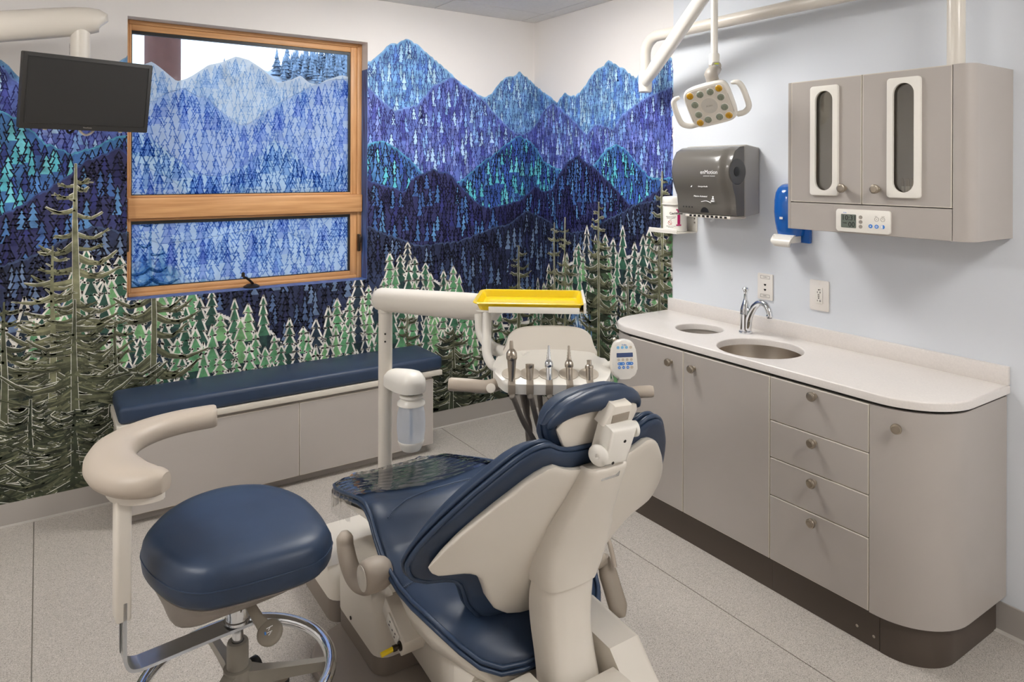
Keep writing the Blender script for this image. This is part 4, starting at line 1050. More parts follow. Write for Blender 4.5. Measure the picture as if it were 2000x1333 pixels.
# --- headrest
TH = [(0, 1.068), (.05, 1.066), (.09, 1.056), (.116, 1.043), (.138, 1.022), (.148, .996)]
BH = [(0, .888), (.05, .895), (.085, .908), (.116, .934), (.138, .966), (.148, .996)]
gh = lambda u, z: -2.57-.30*(z-1.0)+.3*u*u
bm = sheet_grid(.150, lambda u: interp(TH, u), lambda u: interp(BH, u), lambda u, z: gh(u, z)+.030, 34, 20, .018, .062); hd = part('headrest_cushion', bm, M_NAVY, chair, 60)
bm = sheet_grid(.130, lambda u: interp([(0, 1.052), (.06, 1.048), (.105, 1.028), (.130, .99)], u), lambda u: interp([(0, .897), (.05, .902), (.095, .927), (.130, .99)], u), lambda u, z: gh(u, z)-.002, 30, 16, 0, .016); part('headrest_shell', bm, M_IVORY, chair, 60)
# padded roll over the top, turned toward the back
bm = NB(); q = [Vector((xc+u, gh(u, interp(TH, abs(u)))+.014-.012*(1-(u/.145)**2), interp(TH, abs(u))-.019)) for u in [.143*sin((k/18-.5)*pi) for k in range(19)]]
tube(bm, q, [.003]+[.005+.024*(1-abs(k/9-1)**1.15) for k in range(1, 18)]+[.003], 14); part('headrest_roll', bm, M_NAVY, hd, 60)
for dy in (.034,):
    us = [.149*sin((k/24-.5)*pi) for k in range(25)]
    lp_ = [Vector((xc+u, gh(u, interp(TH, abs(u)))+dy, interp(TH, abs(u)))) for u in us]+[Vector((xc+u, gh(u, interp(BH, abs(u)))+dy, interp(BH, abs(u)))) for u in us[::-1][1:-1]]
    bm = NB(); tube(bm, lp_, .0035, 6, closed=True); part('piping', bm, M_NAVYSEAM, hd, 60)
# bracket
Mb = frame((xc+.004, -2.594, .942), (1, 0, .0), (-.10, -.30, 1))
bm = NB(); prism(bm, [(-.042, -.032), (.040, -.040), (.050, .060), (-.036, .066)], at(Mb, 0, 0, -.01), .052, .012, 3); br = part('headrest_bracket', bm, M_WHITE, chair, 40)
bm = NB(); prism(bm, [(-.045, 0), (.045, 0), (.036, .045), (-.020, .050)], at(Mb, .004, .060, -.02), .036, .006, 2); part('bracket_hinge', bm, M_IVORY, br, 40)
bm = NB(); box(bm, -.020, .034, .066, .088, .012, .0175, .001); xform(bm, Mb); part('hinge_slot', bm, M_DTAUPE, br)
for (xx, yy) in ((.012, .028), (-.012, -.026)):
    bm = NB(); lathe(bm, [(.0042, 0), (.0036, .0012), (.0015, .0006), (0, .0004)], Mb @ Vector((xx, yy, .0420)), Mb.col[2].xyz, 10); part('screw', bm, M_DARK, br)
bm = NB(); lathe(bm, [(.012, 0), (.024, .004), (.026, .010), (.022, .015), (.006, .017), (.004, .013), (0, .013)], Mb @ Vector((-.040, -.008, .022)), (-1, -.45, 0), 24); part('tilt_knob', bm, M_WHITE, br, 45)
bm = NB(); lathe(bm, [(.007, 0), (.010, .010), (.019, .014), (.019, .022), (0, .026)], Mb @ Vector((.044, .035, .016)), (1, -.2, 0), 20); part('lock_knob', bm, M_WHITE, br, 45)
bm = NB(); box(bm, -.024, .026, -.078, -.030, .010, .022, .002); box(bm, -.028, .030, -.080, -.058, .020, .030, .002); xform(bm, at(Mb, .0, 0, .004)); part('glide_bar', bm, M_CHROME, chair)

# --- armrests
pv = P(733, 1122, x=-1.955)
bm = NB(); lathe(bm, [(.030, -.045), (.040, -.035), (.0475, -.015), (.0485, .010), (.046, .030), (.040, .040), (.036, .042)], pv, (-1, 0, 0), 32); arm = part('armrest', bm, M_TAUPE, chair, 50)
bm = NB(); lathe(bm, [(.036, .041), (.036, .0435), (.033, .045), (0, .0455)], pv, (-1, 0, 0), 32); part('pivot_cap', bm, M_IVORY, arm, 40)
bm = NB(); lathe(bm, [(.022, 0), (.022, .04)], pv+Vector((.08, 0, -.008)), (-1, 0, 0), 20); part('pivot_shaft', bm, M_IVORY, arm, 40)
X_ = -1.962
q = [P(673, 1046, x=X_), P(675, 1072, x=X_), P(683, 1106, x=X_), P(697, 1134, x=X_), P(716, 1143, x=X_+.003), P(733, 1128, x=X_+.006)]
c_ = catmull(q, 5); bm = NB(); tube(bm, [c_[0]+(c_[0]-c_[1]).normalized()*.012]+c_, [.012]+[.023]+[.027]*4+[.028+.002*k/20 for k in range(len(c_)-5)], 16); part('arm_pad', bm, M_TAUPE, arm, 50)
XR = -1.262
q = [P(1178, 1088, x=XR-.01), P(1186, 1115, x=XR), P(1198, 1155, x=XR), P(1207, 1185, x=XR), P(1212, 1205, x=XR)]
c_ = catmull(q, 5); bm = NB(); tube(bm, c_, [.018+.016*min(1, k/6) if k < 15 else .034-.0016*(k-15)**1.6 for k in range(len(c_))], 16, ry=.02, up=(0, 1, 0)); armr = part('armrest', bm, M_DTAUPE, chair, 50)
bm = NB(); tube(bm, catmull([P(1187, 1050, x=XR), P(1194, 1075, x=XR), P(1201, 1108, x=XR)], 4), .0075, 10); part('armrest_link', bm, M_TAUPE, armr, 50)
bm = NB(); tube(bm, [P(1180, 1092, x=XR-.012), Vector((xc+.2, P(1180, 1092, x=XR).y, .32))], .02, 12); part('armrest_shaft', bm, M_DTAUPE, armr)

# --- base
bm = NB(); prism(bm, rrect(.83, 1.02, .16, 8), Matrix.Translation((xc, -2.03, .0005)), .028, .012, 3); part('base_plate', bm, M_PLATE, chair, 40)
# floor box under the toe
def skirted(name, x0, x1, y0, y1, zs, z1, bev, label=None, z0=.0005):
    bm = NB(); prism(bm, rrect(x1-x0, y1-y0, .05, 5), Matrix.Translation(((x0+x1)/2, (y0+y1)/2, zs+.003)), z1-zs-.003, bev, 5); o = part(name, bm, M_IVORY, chair, 50, label=label)
    bm = NB(); prism(bm, rrect(x1-x0-.004, y1-y0-.004, .05, 5), Matrix.Translation(((x0+x1)/2, (y0+y1)/2, z0)), zs-z0); part('skirt', bm, M_SKIRT, o, 40)
    return o
skirted('floor_box', -1.935, -1.365, -1.488, -1.14, .075, .185, .045)
skirted('pump_cover', -1.925, -1.375, -1.86, -1.495, .085, .285, .06, z0=.03)
bm = NB(); lathe(bm, [(.006, 0), (.006, .002), (0, .002)], (-1.926, -1.64, .108), (-1, 0, 0), 10); part('cover_screw', bm, M_DARK, chair)
bm = NB(); rings = []
for y, z0, z1, w_ in ((-1.80, .06, .27, .16), (-1.95, .06, .32, .17), (-2.10, .08, .33, .19), (-2.25, .10, .31, .21), (-2.30, .12, .29, .21)):
    rings.append([Vector((xc+s_*w_*a, y, z0+(z1-z0)*b_)) for s_, a, b_ in ((-1, .9, 0), (-1, 1, .1), (-1, 1, .8), (-1, .85, 1), (1, .85, 1), (1, 1, .8), (1, 1, .1), (1, .9, 0))])
loft(bm, rings); part('lift_arm_cover', bm, M_IVORY, chair, 50)
# rear housing with the slot for the back arm
bm = NB()
for x0, x1, y0, y1, z0, z1 in ((xc-.205, xc-.098, -2.60, -2.415, .16, .322), (xc-.205, xc-.098, -2.415, -2.18, .16, .262), (xc-.098, xc+.098, -2.60, -2.515, .16, .318), (xc-.098, xc+.098, -2.40, -2.18, .16, .262)):
    box(bm, x0, x1, y0, y1, z0, z1, .006, 2)
part('rear_housing', bm, M_IVORY, chair, 40)
bm = NB(); prism(bm, [(-2.60, .16), (-2.24, .16), (-2.24, .34), (-2.30, .368), (-2.50, .352), (-2.60, .25)], Matrix(((0, 0, 1, xc+.098), (1, 0, 0, 0), (0, 1, 0, 0), (0, 0, 0, 1))), .112, .022, 4); part('housing_block', bm, M_IVORY, chair, 40)
bm = NB(); box(bm, xc-.096, xc+.096, -2.514, -2.402, .165, .20); part('slot_floor', bm, M_DARK, chair)
bm = NB(); box(bm, xc-.17, xc+.17, -2.50, -2.22, .03, .17, .03, 3); part('pedestal', bm, M_IVORY, chair, 40)
# utility box with outlet and yellow hose, left side below the seat
ub = [P(752, 1167, x=-1.925), P(790, 1258, x=-1.925)]
yb0, yb1 = ub[1].y, ub[0].y; zb0, zb1 = ub[1].z, ub[0].z
ang = math.atan2(zb1-zb0, yb1-yb0); Lb = math.hypot(zb1-zb0, yb1-yb0)
Mu = frame((-1.925, yb0, zb0), (0, cos(ang), sin(ang)), (0, -sin(ang), cos(ang)))   # x forward along the box, y up, z = +X
bm = NB(); box(bm, 0, Lb, -.058, 0, 0, .075, .004, 2); xform(bm, Mu); ubx = part('utility_box', bm, M_IVORY, chair, 40)
bm = NB(); box(bm, Lb*.18, Lb*.72, -.048, -.010, -.005, 0, .002); xform(bm, Mu); part('outlet_plate', bm, M_WHITE, ubx)
bm = NB()
for k, (a_, c_) in enumerate(((.30, -.022), (.30, -.036), (.42, -.03), (.56, -.022), (.56, -.036))): box(bm, Lb*a_, Lb*a_+.006, c_-.002, c_+.002, -.0056, -.0045)
xform(bm, Mu); part('outlet_slot', bm, M_DARK, ubx, 0)
bm = NB(); lathe(bm, [(.013, 0), (.013, .004), (.006, .005), (.006, .012)], Mu @ Vector((Lb*.10, -.030, 0)), (-1, 0, 0), 16); lathe(bm, [(.009, .012), (.009, .024), (.006, .026), (0, .026)], Mu @ Vector((Lb*.10, -.030, 0)), (-1, 0, 0), 8); part('hose_fitting', bm, M_BRONZE, ubx, 40)
fp0 = Mu @ Vector((Lb*.10, -.030, 0)); bm = NB(); tube(bm, [fp0+Vector((-.022, 0, 0)), fp0+Vector((-.06, 0, -.004))], .007, 10); part('hose_stub', bm, M_YELLOW, ubx)
bm = NB(); box(bm, .02, Lb-.02, -.045, -.008, .07, .24); xform(bm, Mu); part('utility_mount', bm, M_IVORY, chair)
# --- clear sheet over the toe end
bm = NB(); ny, nx = 34, 40; G_ = []; rs = random.Random(5)
for j in range(ny+1):
    y = -1.330-(.315)*j/ny; row = []
    for i in range(nx+1):
        t_ = i/nx*2-1; yy = max(-1.70, min(-1.345, y-.0*t_)); w_ = st(yy)[0]
        yq = y-.05*(t_*.5+.2)*(j/ny)
        yy = max(-1.73, min(-1.342, yq))
        uu = t_*1.22; 
        if abs(uu) <= 1.0: x_ = xc+uu*(w_+.006); z_ = seat_z(uu*w_*.94, yy)+.007
        else: x_ = xc+math.copysign(w_+.010+.010*(abs(uu)-1), uu); z_ = seat_z(w_*.94, yy)+.004-(abs(uu)-1)*.36
        wr = .0022*sin(uu*9+y*150)+.0018*sin(y*260+uu*31)
        row.append(bm.verts.new((x_, yq, z_+(wr+rs.uniform(-.0012, .0012))*(1 if abs(uu) > .55 else .35))))
    G_.append(row)
fr = [bm.verts.new((v.co.x, -1.326-.004*(k % 3 == 0), v.co.z-.085-.006*(k % 2))) for k, v in enumerate(G_[0])]
G_ = [fr]+G_
for j in range(ny+1):
    for i in range(nx): bm.faces.new((G_[j][i], G_[j][i+1], G_[j+1][i+1], G_[j+1][i]))
tag(part('toe_cover', bm, M_SHEET, None, 180), 'clear wrinkled plastic cover over the foot end of the dental chair', 'plastic cover')

# ================================================================== DELIVERY UNIT
PX, PY = xc, -1.287
du = thing('delivery_unit', 'ivory instrument delivery arm with control head and hoses over the chair', 'dental unit', (PX, PY, .18))
bm = NB(); tube(bm, [(PX, PY, .186), (PX, PY, .55), (PX, PY, 1.035)], .0275, 20); lathe(bm, [(.0275, 1.035), (.0295, 1.036), (.0295, 1.062), (.024, 1.066)], (PX, PY, 0), (0, 0, 1), 20); pole = part('post', bm, M_IVORY, du, 40)
for zz in (.955, .925):
    pp = Vector((PX, PY, zz))-CF*.0275+CR*.004; bm = NB(); lathe(bm, [(.004, 0), (.0035, .001), (0, .001)], pp, -CF, 10); part('screw', bm, M_DARK, pole)
hub = P(945, 601, d=2.37)
a0 = Vector((PX, PY, 1.085)); dv = hub-a0; dn = dv.normalized()
rr = [.018, .034, .041, .0435]+[.0435]*6+[.042, .036, .020]; pts = [a0-dn*.050, a0-dn*.046, a0-dn*.036, a0-dn*.015]+[a0+dv*k/7 for k in range(1, 7)]+[hub, hub+dn*.02, hub+dn*.028]
bm = NB(); tube(bm, pts, rr, 20, ry=[r_*1.08 for r_ in rr], up=(0, 0, 1)); part('flex_arm', bm, M_IVORY, du, 50)
bm = NB(); tube(bm, [Vector((PX, PY, 1.062)), Vector((PX, PY, 1.085))], .022, 14); part('swivel', bm, M_DARK, du)
# water bottle on the post
bc = P(797, 745, d=2.70); bo = P(803, 820, d=2.70); bo = Vector((bo.x, bo.y, 0)); zt = P(803, 770, d=2.70).z; zb = P(803, 878, d=2.70).z
bm = NB(); ztop = P(797, 724, d=2.70).z; zlow = P(797, 764, d=2.70).z
dpx = (Vector((PX, PY, 0))-bo).length; tx = (bo-Vector((PX, PY, 0))).normalized(); ty = Vector((-tx.y, tx.x, 0))
def bh(k, z): 
    pts_ = []
    for j in range(24):
        a = 2*pi*j/24; x_ = cos(a); x_ = x_*(.056 if x_ > 0 else dpx+.01); y_ = sin(a)*(.056 if cos(a) > -.2 else .056*(1-.35*(-cos(a)-.2)))
        pts_.append(bo+tx*x_*k+ty*y_*k+Vector((0, 0, z)))
    return pts_
loft(bm, [bh(.97, zlow), bh(1, zlow+.006), bh(1, zlow+.036), bh(.97, zlow+.044), bh(.85, ztop-.022), bh(.62, ztop-.008), bh(.3, ztop-.001), bh(.02, ztop)]); bhz = part('bottle_housing', bm, M_WHITE, du, 45)
M_BOTTLE = bpy.data.materials.new('frosted_bottle'); M_BOTTLE.use_nodes = True; nt_ = M_BOTTLE.node_tree; nt_.nodes.clear()
o_ = nt_.nodes.new('ShaderNodeOutputMaterial'); d1_ = nt_.nodes.new('ShaderNodeBsdfDiffuse'); d2_ = nt_.nodes.new('ShaderNodeBsdfTranslucent'); d3_ = nt_.nodes.new('ShaderNodeBsdfTransparent'); m1_ = nt_.nodes.new('ShaderNodeMixShader'); m2_ = nt_.nodes.new('ShaderNodeMixShader')
d1_.inputs[0].default_value = (.72, .76, .82, 1); d2_.inputs[0].default_value = (.80, .83, .88, 1); m1_.inputs[0].default_value = .5; m2_.inputs[0].default_value = .38
nt_.links.new(d1_.outputs[0], m1_.inputs[1]); nt_.links.new(d2_.outputs[0], m1_.inputs[2]); nt_.links.new(m1_.outputs[0], m2_.inputs[1]); nt_.links.new(d3_.outputs[0], m2_.inputs[2]); nt_.links.new(m2_.outputs[0], o_.inputs[0])
h_ = zt-zb; R0 = .0545
bm = NB(); lathe(bm, [(R0*.90, h_*.16), (R0*.99, h_*.34), (R0, h_*.50), (R0*.96, h_*.66), (R0*.86, h_*.78), (R0*.80, h_*.82)], bo+Vector((0, 0, zb)), (0, 0, 1), 32); bt = part('water_bottle', bm, M_BOTTLE, du, 50)
bm = NB(); lathe(bm, [(0, 0), (R0*.64, 0), (R0*.72, .006), (R0*.86, h_*.12), (R0*.925, h_*.165), (R0*.91, h_*.178), (R0*.5, h_*.178)], bo+Vector((0, 0, zb)), (0, 0, 1), 40); part('bottle_base', bm, M_WHITE, bt, 40)
bm = NB(); lathe(bm, [(R0*.70, h_*.80), (R0*.98, h_*.82), (R0*.97, h_*.86), (R0*.74, h_*.915), (R0*.70, h_*.93), (R0*.82, h_*.945), (R0*.84, h_*.97), (R0*.76, h_*.99), (R0*.5, h_*1.0)], bo+Vector((0, 0, zb)), (0, 0, 1), 32); part('bottle_cap', bm, M_WHITE, bt, 45)
bm = NB(); tube(bm, [bo+Vector((0, 0, zb+.02)), bo+Vector((0, 0, zb+h_*.85))], .006, 10); part('pickup_tube', bm, mat('blue_tube', (110, 140, 178), .4), bt)
bm = NB(); tube(bm, [bo+Vector((0, 0, zb+h_)), bo+Vector((0, 0, zlow+.01))], .022, 14); part('bottle_neck', bm, M_DARK, bhz)
# tray holder
tc_ = Vector((-1.512, -2.082, 1.204)); MT = frame(tc_, (.793, -.61, 0), (.61, .793, 0))
bm = NB(); prism(bm, rrect(.33, .215, .02, 4, .004), at(MT, 0, 0, -.0285), .004, .001); thd = part('tray_holder', bm, M_WHITE, du, 40)
bm = NB()
for a in ((.162, .170, -.115, .115, -.0285, .004), (-.12, .150, -.1215, -.1175, -.0285, -.010)): box(bm, *a, .0015)
xform(bm, MT); part('holder_lip', bm, M_WHITE, thd)
bm = NB(); tube(bm, [hub+Vector((.01, -.03, -.02)), Vector((hub.x+.02, hub.y-.07, tc_.z-.030))], .028, 16); part('holder_mount', bm, M_WHITE, thd)
# control head
DH = 2.0; ho = CP+_r*.114+CF*DH; ho.z = 1.042
tl = radians(17); MHd = frame(ho, _r, CF*cos(tl)+Vector((0, 0, sin(tl))))    # x right, y to the back (rising), z up out of the deck
deck = [(p.x, p.y) for p in catmull([(*q_, 0) for q_ in ((-.160, .030), (-.140, .068), (-.085, .088), (0, .094), (.085, .086), (.142, .060), (.166, .020), (.166, -.025), (.148, -.070), (.125, -.088), (.06, -.092), (0, -.092), (-.06, -.091), (-.118, -.086), (-.145, -.062), (-.166, -.015))], 4, True)]
HX = (-.113, -.063, -.010, .046, .102)
bm = NB(); prism(bm, deck, at(MHd, 0, 0, -.032), .032, .012, 4); head = part('control_head', bm, M_WHITE, du, 45)
for k, hx in enumerate(HX):
    bm = NB(); lathe(bm, [(0, .0006), (.0215, .0010), (.0250, .0024), (.0280, .0020), (.0285, -.002)], MHd @ Vector((hx, -.040, 0)), MHd.col[2].xyz, 28); hd_ = part('holder_cup', bm, M_CUP, head, 60)
    bm = NB(); box(bm, hx-.0105, hx+.0105, -.0945, -.046, -.033, .0016, .004, 2); xform(bm, MHd); part('holder_slot', bm, M_DTAUPE, hd_)  # solid block, dark colour standing in for the shade of an uncut slot
bm = NB(); rings = []
for k in range(25):
    t_ = k/24*2-1; x_ = .138*t_; yb_ = .082-.020*t_*t_; hh = .052*(1-abs(t_)**6)**.5+.004
    rings.append([MHd @ Vector((x_, yb_-.006, -.02)), MHd @ Vector((x_, yb_+.010+hh*.30, hh*.55)), MHd @ Vector((x_*.97, yb_+.016+hh*.45, hh)), MHd @ Vector((x_*.97, yb_+.024+hh*.45, hh)), MHd @ Vector((x_, yb_+.022+hh*.30, hh*.5)), MHd @ Vector((x_, yb_+.012, -.02))])
loft(bm, rings); part('rear_shield', bm, M_IVORY, head, 60)
# two arms from the hub to the head
for q, r_ in (([P(952, 612, d=2.20), P(951, 655, d=2.17), P(951, 690, d=2.12), P(963, 714, d=2.06), P(990, 722, d=2.02)], .0145), ([P(938, 614, d=2.26), P(941, 650, d=2.24), P(960, 678, d=2.20), P(990, 690, d=2.13), P(1030, 700, d=2.06)], .019)):
    bm = NB(); tube(bm, catmull(q, 6), r_, 14); part('head_arm', bm, M_WHITE, du, 50)
# handles
hl = [P(880, 751, d=1.96), P(915, 753, d=1.96), P(948, 756, d=1.965), P(972, 750, d=1.98), P(992, 736, d=2.0)]
c_ = catmull(hl, 6); bm = NB(); tube(bm, [c_[0]+(c_[0]-c_[1]).normalized()*.006]+c_, [.015]+[.0185]*(len(c_)-6)+[.018, .017, .016, .014, .012, .010], 16); hn = part('handle', bm, M_TAUPE, head, 50)
bm = NB(); bp = P(959, 755, d=1.965)-CF*.0165; lathe(bm, [(.013, 0), (.013, .002), (.010, .0035), (0, .004)], bp, -CF+Vector((0, 0, .25)), 24); bb = part('brake_button', bm, M_IVORY, hn, 45)
c_ = [P(1176, 770, d=1.98), P(1215, 769, d=1.95), P(1250, 766, d=1.93), P(1270, 765, d=1.93), P(1275.5, 765, d=1.93)]
bm = NB(); tube(bm, c_, [.012, .0155, .0165, .0165, .0145], 16); part('handle', bm, M_TAUPE, head, 50)
# touchpad
MP = frame(P(1219, 702, d=1.97), (.8713, -.4905, .0185), (.0077, .0512, .9987))
pad_o = [(p.x, p.y) for p in catmull([(*q_, 0) for q_ in ((0, .053), (.020, .050), (.031, .036), (.035, .008), (.0365, -.022), (.034, -.040), (.022, -.052), (0, -.055), (-.022, -.052), (-.034, -.040), (-.0365, -.022), (-.035, .008), (-.031, .036), (-.020, .050))], 3, True)]
bm = NB(); prism(bm, pad_o, at(MP, 0, 0, -.022), .026, .007, 3, True); pad = part('touch_pad', bm, M_WHITE, du, 50, label='white touch pad with small blue display and coloured keys')
decal(pad, rrect(.046, .012, .0008), at(MP, .001, .0125, .004), 'pad_display', M_PADLCD)
for x_, m_ in ((-.0175, M_LBLUEBTN), (-.0055, M_LBLUEBTN), (.0065, M_LBLUEBTN), (.0185, M_TANBTN)): decal(pad, circ(.0042, 14), at(MP, x_, .0335, .004), 'pad_key', m_)
for x_ in (-.0165, -.0045, .0075, .0195): decal(pad, circ(.0040, 14), at(MP, x_, -.0005, .004), 'pad_key', M_TANBTN)
for x_ in (-.0095, .0145): decal(pad, rrect(.0205, .0085, .004, 4), at(MP, x_, -.0115, .004), 'pad_key', M_BLUEBTN)
for x_, m_ in ((-.0150, M_BLUEBTN), (-.0030, M_BLUEBTN), (.0090, M_BLUEBTN), (.0205, M_TANBTN)): decal(pad, circ(.0042, 14), at(MP, x_, -.0220, .004), 'pad_key', m_)
part('pad_logo', text_bm('A-dec', .0060, at(MP, 0, .0410, .0043)), M_BLUEBTN, pad, 0)
for x_ in (-.0155, -.0035, .0085, .0205): decal(pad, [(-.0015, -.0015), (.0018, 0), (-.0015, .0015)], at(MP, x_, -.0115, .0046), 'key_mark', M_LETTER_W, .0003)
for x_, y_ in ((-.015, -.022), (-.003, -.022), (.009, -.022)): decal(pad, rrect(.0042, .0010, .0003), at(MP, x_, y_, .0046), 'key_mark', M_LETTER_W, .0003)
bm = NB(); tube(bm, [P(1175, 722, d=2.02), P(1195, 714, d=2.0), P(1212, 712, d=1.995)], .014, 12); part('pad_arm', bm, M_WHITE, pad, 50)
bm = NB(); u0 = MHd @ Vector((.150, .0, -.075)); box(bm, -.022, .022, -.04, .04, -.055, .03, .004); xform(bm, frame(u0, _r, CF)); vb = part('valve_block', bm, M_GREYBTN, head)
for k in range(4): bm = NB(); box(bm, .0215, .024, -.03, .03, -.046+.018*k, -.038+.018*k); xform(bm, frame(u0, _r, CF)); part('vent_slot', bm, M_DARK, vb)
# handpieces and hoses
def hose(pts, r_=.0078): return tube(NB(), catmull([P(a, b_, d=c) for a, b_, c in pts], 7), r_, 12)
HP = [P(0, 0, d=1)]*5
tops = [MHd @ Vector((hx, -.055, .0)) for hx in HX]
ax = (MHd.col[2].xyz*.92+Vector((0, 0, .55))).normalized()
fr0 = [MHd @ Vector((hx, -.088, -.012)) for hx in HX]
kinds = ['syringe', 'coupler', 'handpiece', 'handpiece', 'coupler']
for k, hx in enumerate(HX):
    b0 = MHd @ Vector((hx, -.080, -.028)); d_ = (MHd @ Vector((hx, -.050, .022))-b0).normalized(); 
    bm = NB()
    if kinds[k] == 'syringe':
        b1 = b0+Vector((0, 0, .085)); tube(bm, [b0, b0+(b1-b0)*.5, b1], [.0085, .0095, .0125], 16); lathe(bm, [(.0125, 0), (.0155, .006), (.015, .020), (.010, .028), (.0055, .032), (.0048, .050), (.0035, .054), (0, .055)], b1, (0, .05, 1), 16)
        hp = part('air_water_syringe', bm, M_STEEL, head, 45)
        for s_ in (-1, 1): bm = NB(); lathe(bm, [(.0052, 0), (.0048, .004), (0, .005)], b1+_r*.0062*s_-CF*.0135+Vector((0, 0, .012)), -CF+Vector((0, 0, .2)), 14); part('syringe_button', bm, M_STEEL, hp, 45)
        st0 = b0
    elif kinds[k] == 'handpiece':
        b1 = b0+d_*.062; tube(bm, [b0, b0+d_*.03, b1], [.0085, .0088, .0092], 16); lathe(bm, [(.0092, 0), (.0118, .003), (.0125, .010), (.0105, .016), (.0085, .019), (.0062, .022), (.0066, .026), (.0052, .029), (.0056, .033), (.0045, .036), (.0048, .041), (.0036, .044), (.0040, .048), (.0030, .051), (.0034, .056), (.0028, .060), (0, .061)], b1, (d_+Vector((0, 0, .5))).normalized(), 18)
        hp = part('motor_coupling', bm, M_CHROME if k == 2 else M_STEEL, head, 40); st0 = b0
    else:
        b1 = b0+d_*.060; tube(bm, [b0, b1], [.0085, .0105], 16); lathe(bm, [(.0105, 0), (.0120, .002), (.0120, .012), (.0085, .013), (.0080, .006), (0, .006)] if k == 1 else [(.0105, 0), (.0120, .002), (.0115, .008), (.0070, .011), (.0062, .020), (.0070, .023), (.0045, .024), (.0040, .018), (0, .018)], b1, d_, 18)
        hp = part('tubing_coupling', bm, M_STEEL, head, 40); st0 = b0
    D0 = (st0-CP).dot(CF); px0 = 1000+FPX*(st0-CP).dot(CR)/D0; py0 = HZ-FPX*(st0-CP).dot(CU)/D0
    tails = [[(1003, 778, 1.92), (1021, 822, 1.98), (1045, 864, 2.05), (1064, 900, 2.12), (1066, 950, 2.2)], [(1038, 780, 1.93), (1051, 832, 2.0), (1070, 878, 2.08), (1090, 930, 2.16)],
             [(1075, 778, 1.92), (1084, 811, 1.97), (1100, 860, 2.06), (1115, 920, 2.16)], [(1107, 780, 1.92), (1104, 805, 1.98), (1110, 860, 2.08), (1120, 920, 2.18)], [(1147, 770, 1.93), (1146, 800, 2.0), (1140, 860, 2.1), (1135, 920, 2.18)]]
    part('hose', hose([(px0, py0-4, D0), (px0+1, py0+12, D0-.01)]+tails[k]), M_HOSE, head, 60, label='grey hose hanging from the control head')
back = [[(1016, 752, 2.05), (1026, 801, 2.09), (1035, 836, 2.12), (1037, 892, 2.18), (1052, 940, 2.22), (1066, 950, 2.2)], [(1030, 752, 2.07), (1030, 808, 2.1), (1034, 870, 2.16), (1060, 945, 2.2), (1090, 930, 2.16)],
        [(1052, 752, 2.05), (1058, 808, 2.08), (1070, 850, 2.12), (1085, 900, 2.2), (1115, 920, 2.16)], [(1121, 752, 2.05), (1114, 800, 2.1), (1112, 860, 2.16), (1120, 920, 2.18)], [(1130, 752, 2.05), (1128, 800, 2.1), (1135, 920, 2.18)]]
for q in back: part('hose', hose(q), M_HOSE, head, 60, label='grey hose hanging from the control head')

# ================================================================== YELLOW TRAY
t = thing('instrument_tray', 'shallow yellow plastic instrument tray on the tray holder', 'tray', tc_-Vector((0, 0, .024)))
def tr(w_, h_, r_, z): return [MT @ Vector((x, y, z)) for x, y in rrect(w_, h_, r_, 5)]
bm = NB()
def half(rings):
    V = [[bm.verts.new(p) for p in r_] for r_ in rings]
    for A, B in zip(V, V[1:]):
        for k in range(len(A)): bm.faces.new((A[k], A[(k+1) % len(A)], B[(k+1) % len(A)], B[k]))
    bm.faces.new(V[-1])
half([tr(.340, .245, .030, -.002), tr(.338, .243, .030, .0005), tr(.330, .235, .027, .002), tr(.316, .221, .022, .0005), tr(.302, .208, .020, -.014), tr(.296, .202, .018, -.0195), tr(.284, .190, .016, -.0215)])
half([tr(.340, .245, .030, -.002), tr(.334, .239, .028, -.0040), tr(.320, .225, .024, -.003), tr(.306, .212, .022, -.020), tr(.300, .206, .02, -.0243)])
bmesh.ops.remove_doubles(bm, verts=bm.verts[:], dist=1e-6)
# the floor of the tray is the lowest inner loop; caps close it
part('tray_body', bm, M_YELLOW, t, 40)

# ================================================================== STOOL
so = Vector((CP.x, CP.y, 0))+_r*(-.727)+CF*1.87
MS = frame(so, _r, CF)
stool = thing('assistant_stool', 'navy padded stool with curved taupe armrest and chrome foot ring', 'stool', so)
def loc(px, py, z):
    p = P(px, py, z=z); v = MS.inverted() @ p; return (v.x, v.y)
oc = [loc(*a, .625) for a in ((275, 1062), (284, 1043), (322, 1005), (373, 977), (436, 958), (498, 952), (548, 958), (593, 975), (627, 1006), (646, 1034))]+[loc(*a, .595) for a in ((648, 1068), (630, 1094), (585, 1115), (498, 1141), (430, 1158), (385, 1163), (338, 1154), (298, 1128), (278, 1102))]
oc = [(p.x, p.y) for p in catmull([(*q_, 0) for q_ in oc], 4, True)]
cx_ = sum(p[0] for p in oc)/len(oc); cy_ = sum(p[1] for p in oc)/len(oc)
def sc_(k, z): return [MS @ Vector((cx_+(x-cx_)*k, cy_+(y-cy_)*k, z)) for x, y in oc]
bm = NB(); loft(bm, [sc_(.85, .548), sc_(.94, .550), sc_(.985, .562), sc_(1.0, .585), sc_(.998, .604), sc_(.985, .622), sc_(.955, .636), sc_(.90, .646), sc_(.80, .653), sc_(.62, .657), sc_(.40, .658), sc_(.2, .658), sc_(.03, .658)]); sct = part('seat_cushion', bm, M_NAVY, stool, 60)
bm = NB(); tube(bm, sc_(1.001, .598), .0018, 6, closed=True); part('stitched_seam', bm, M_NAVYSEAM, sct, 60)
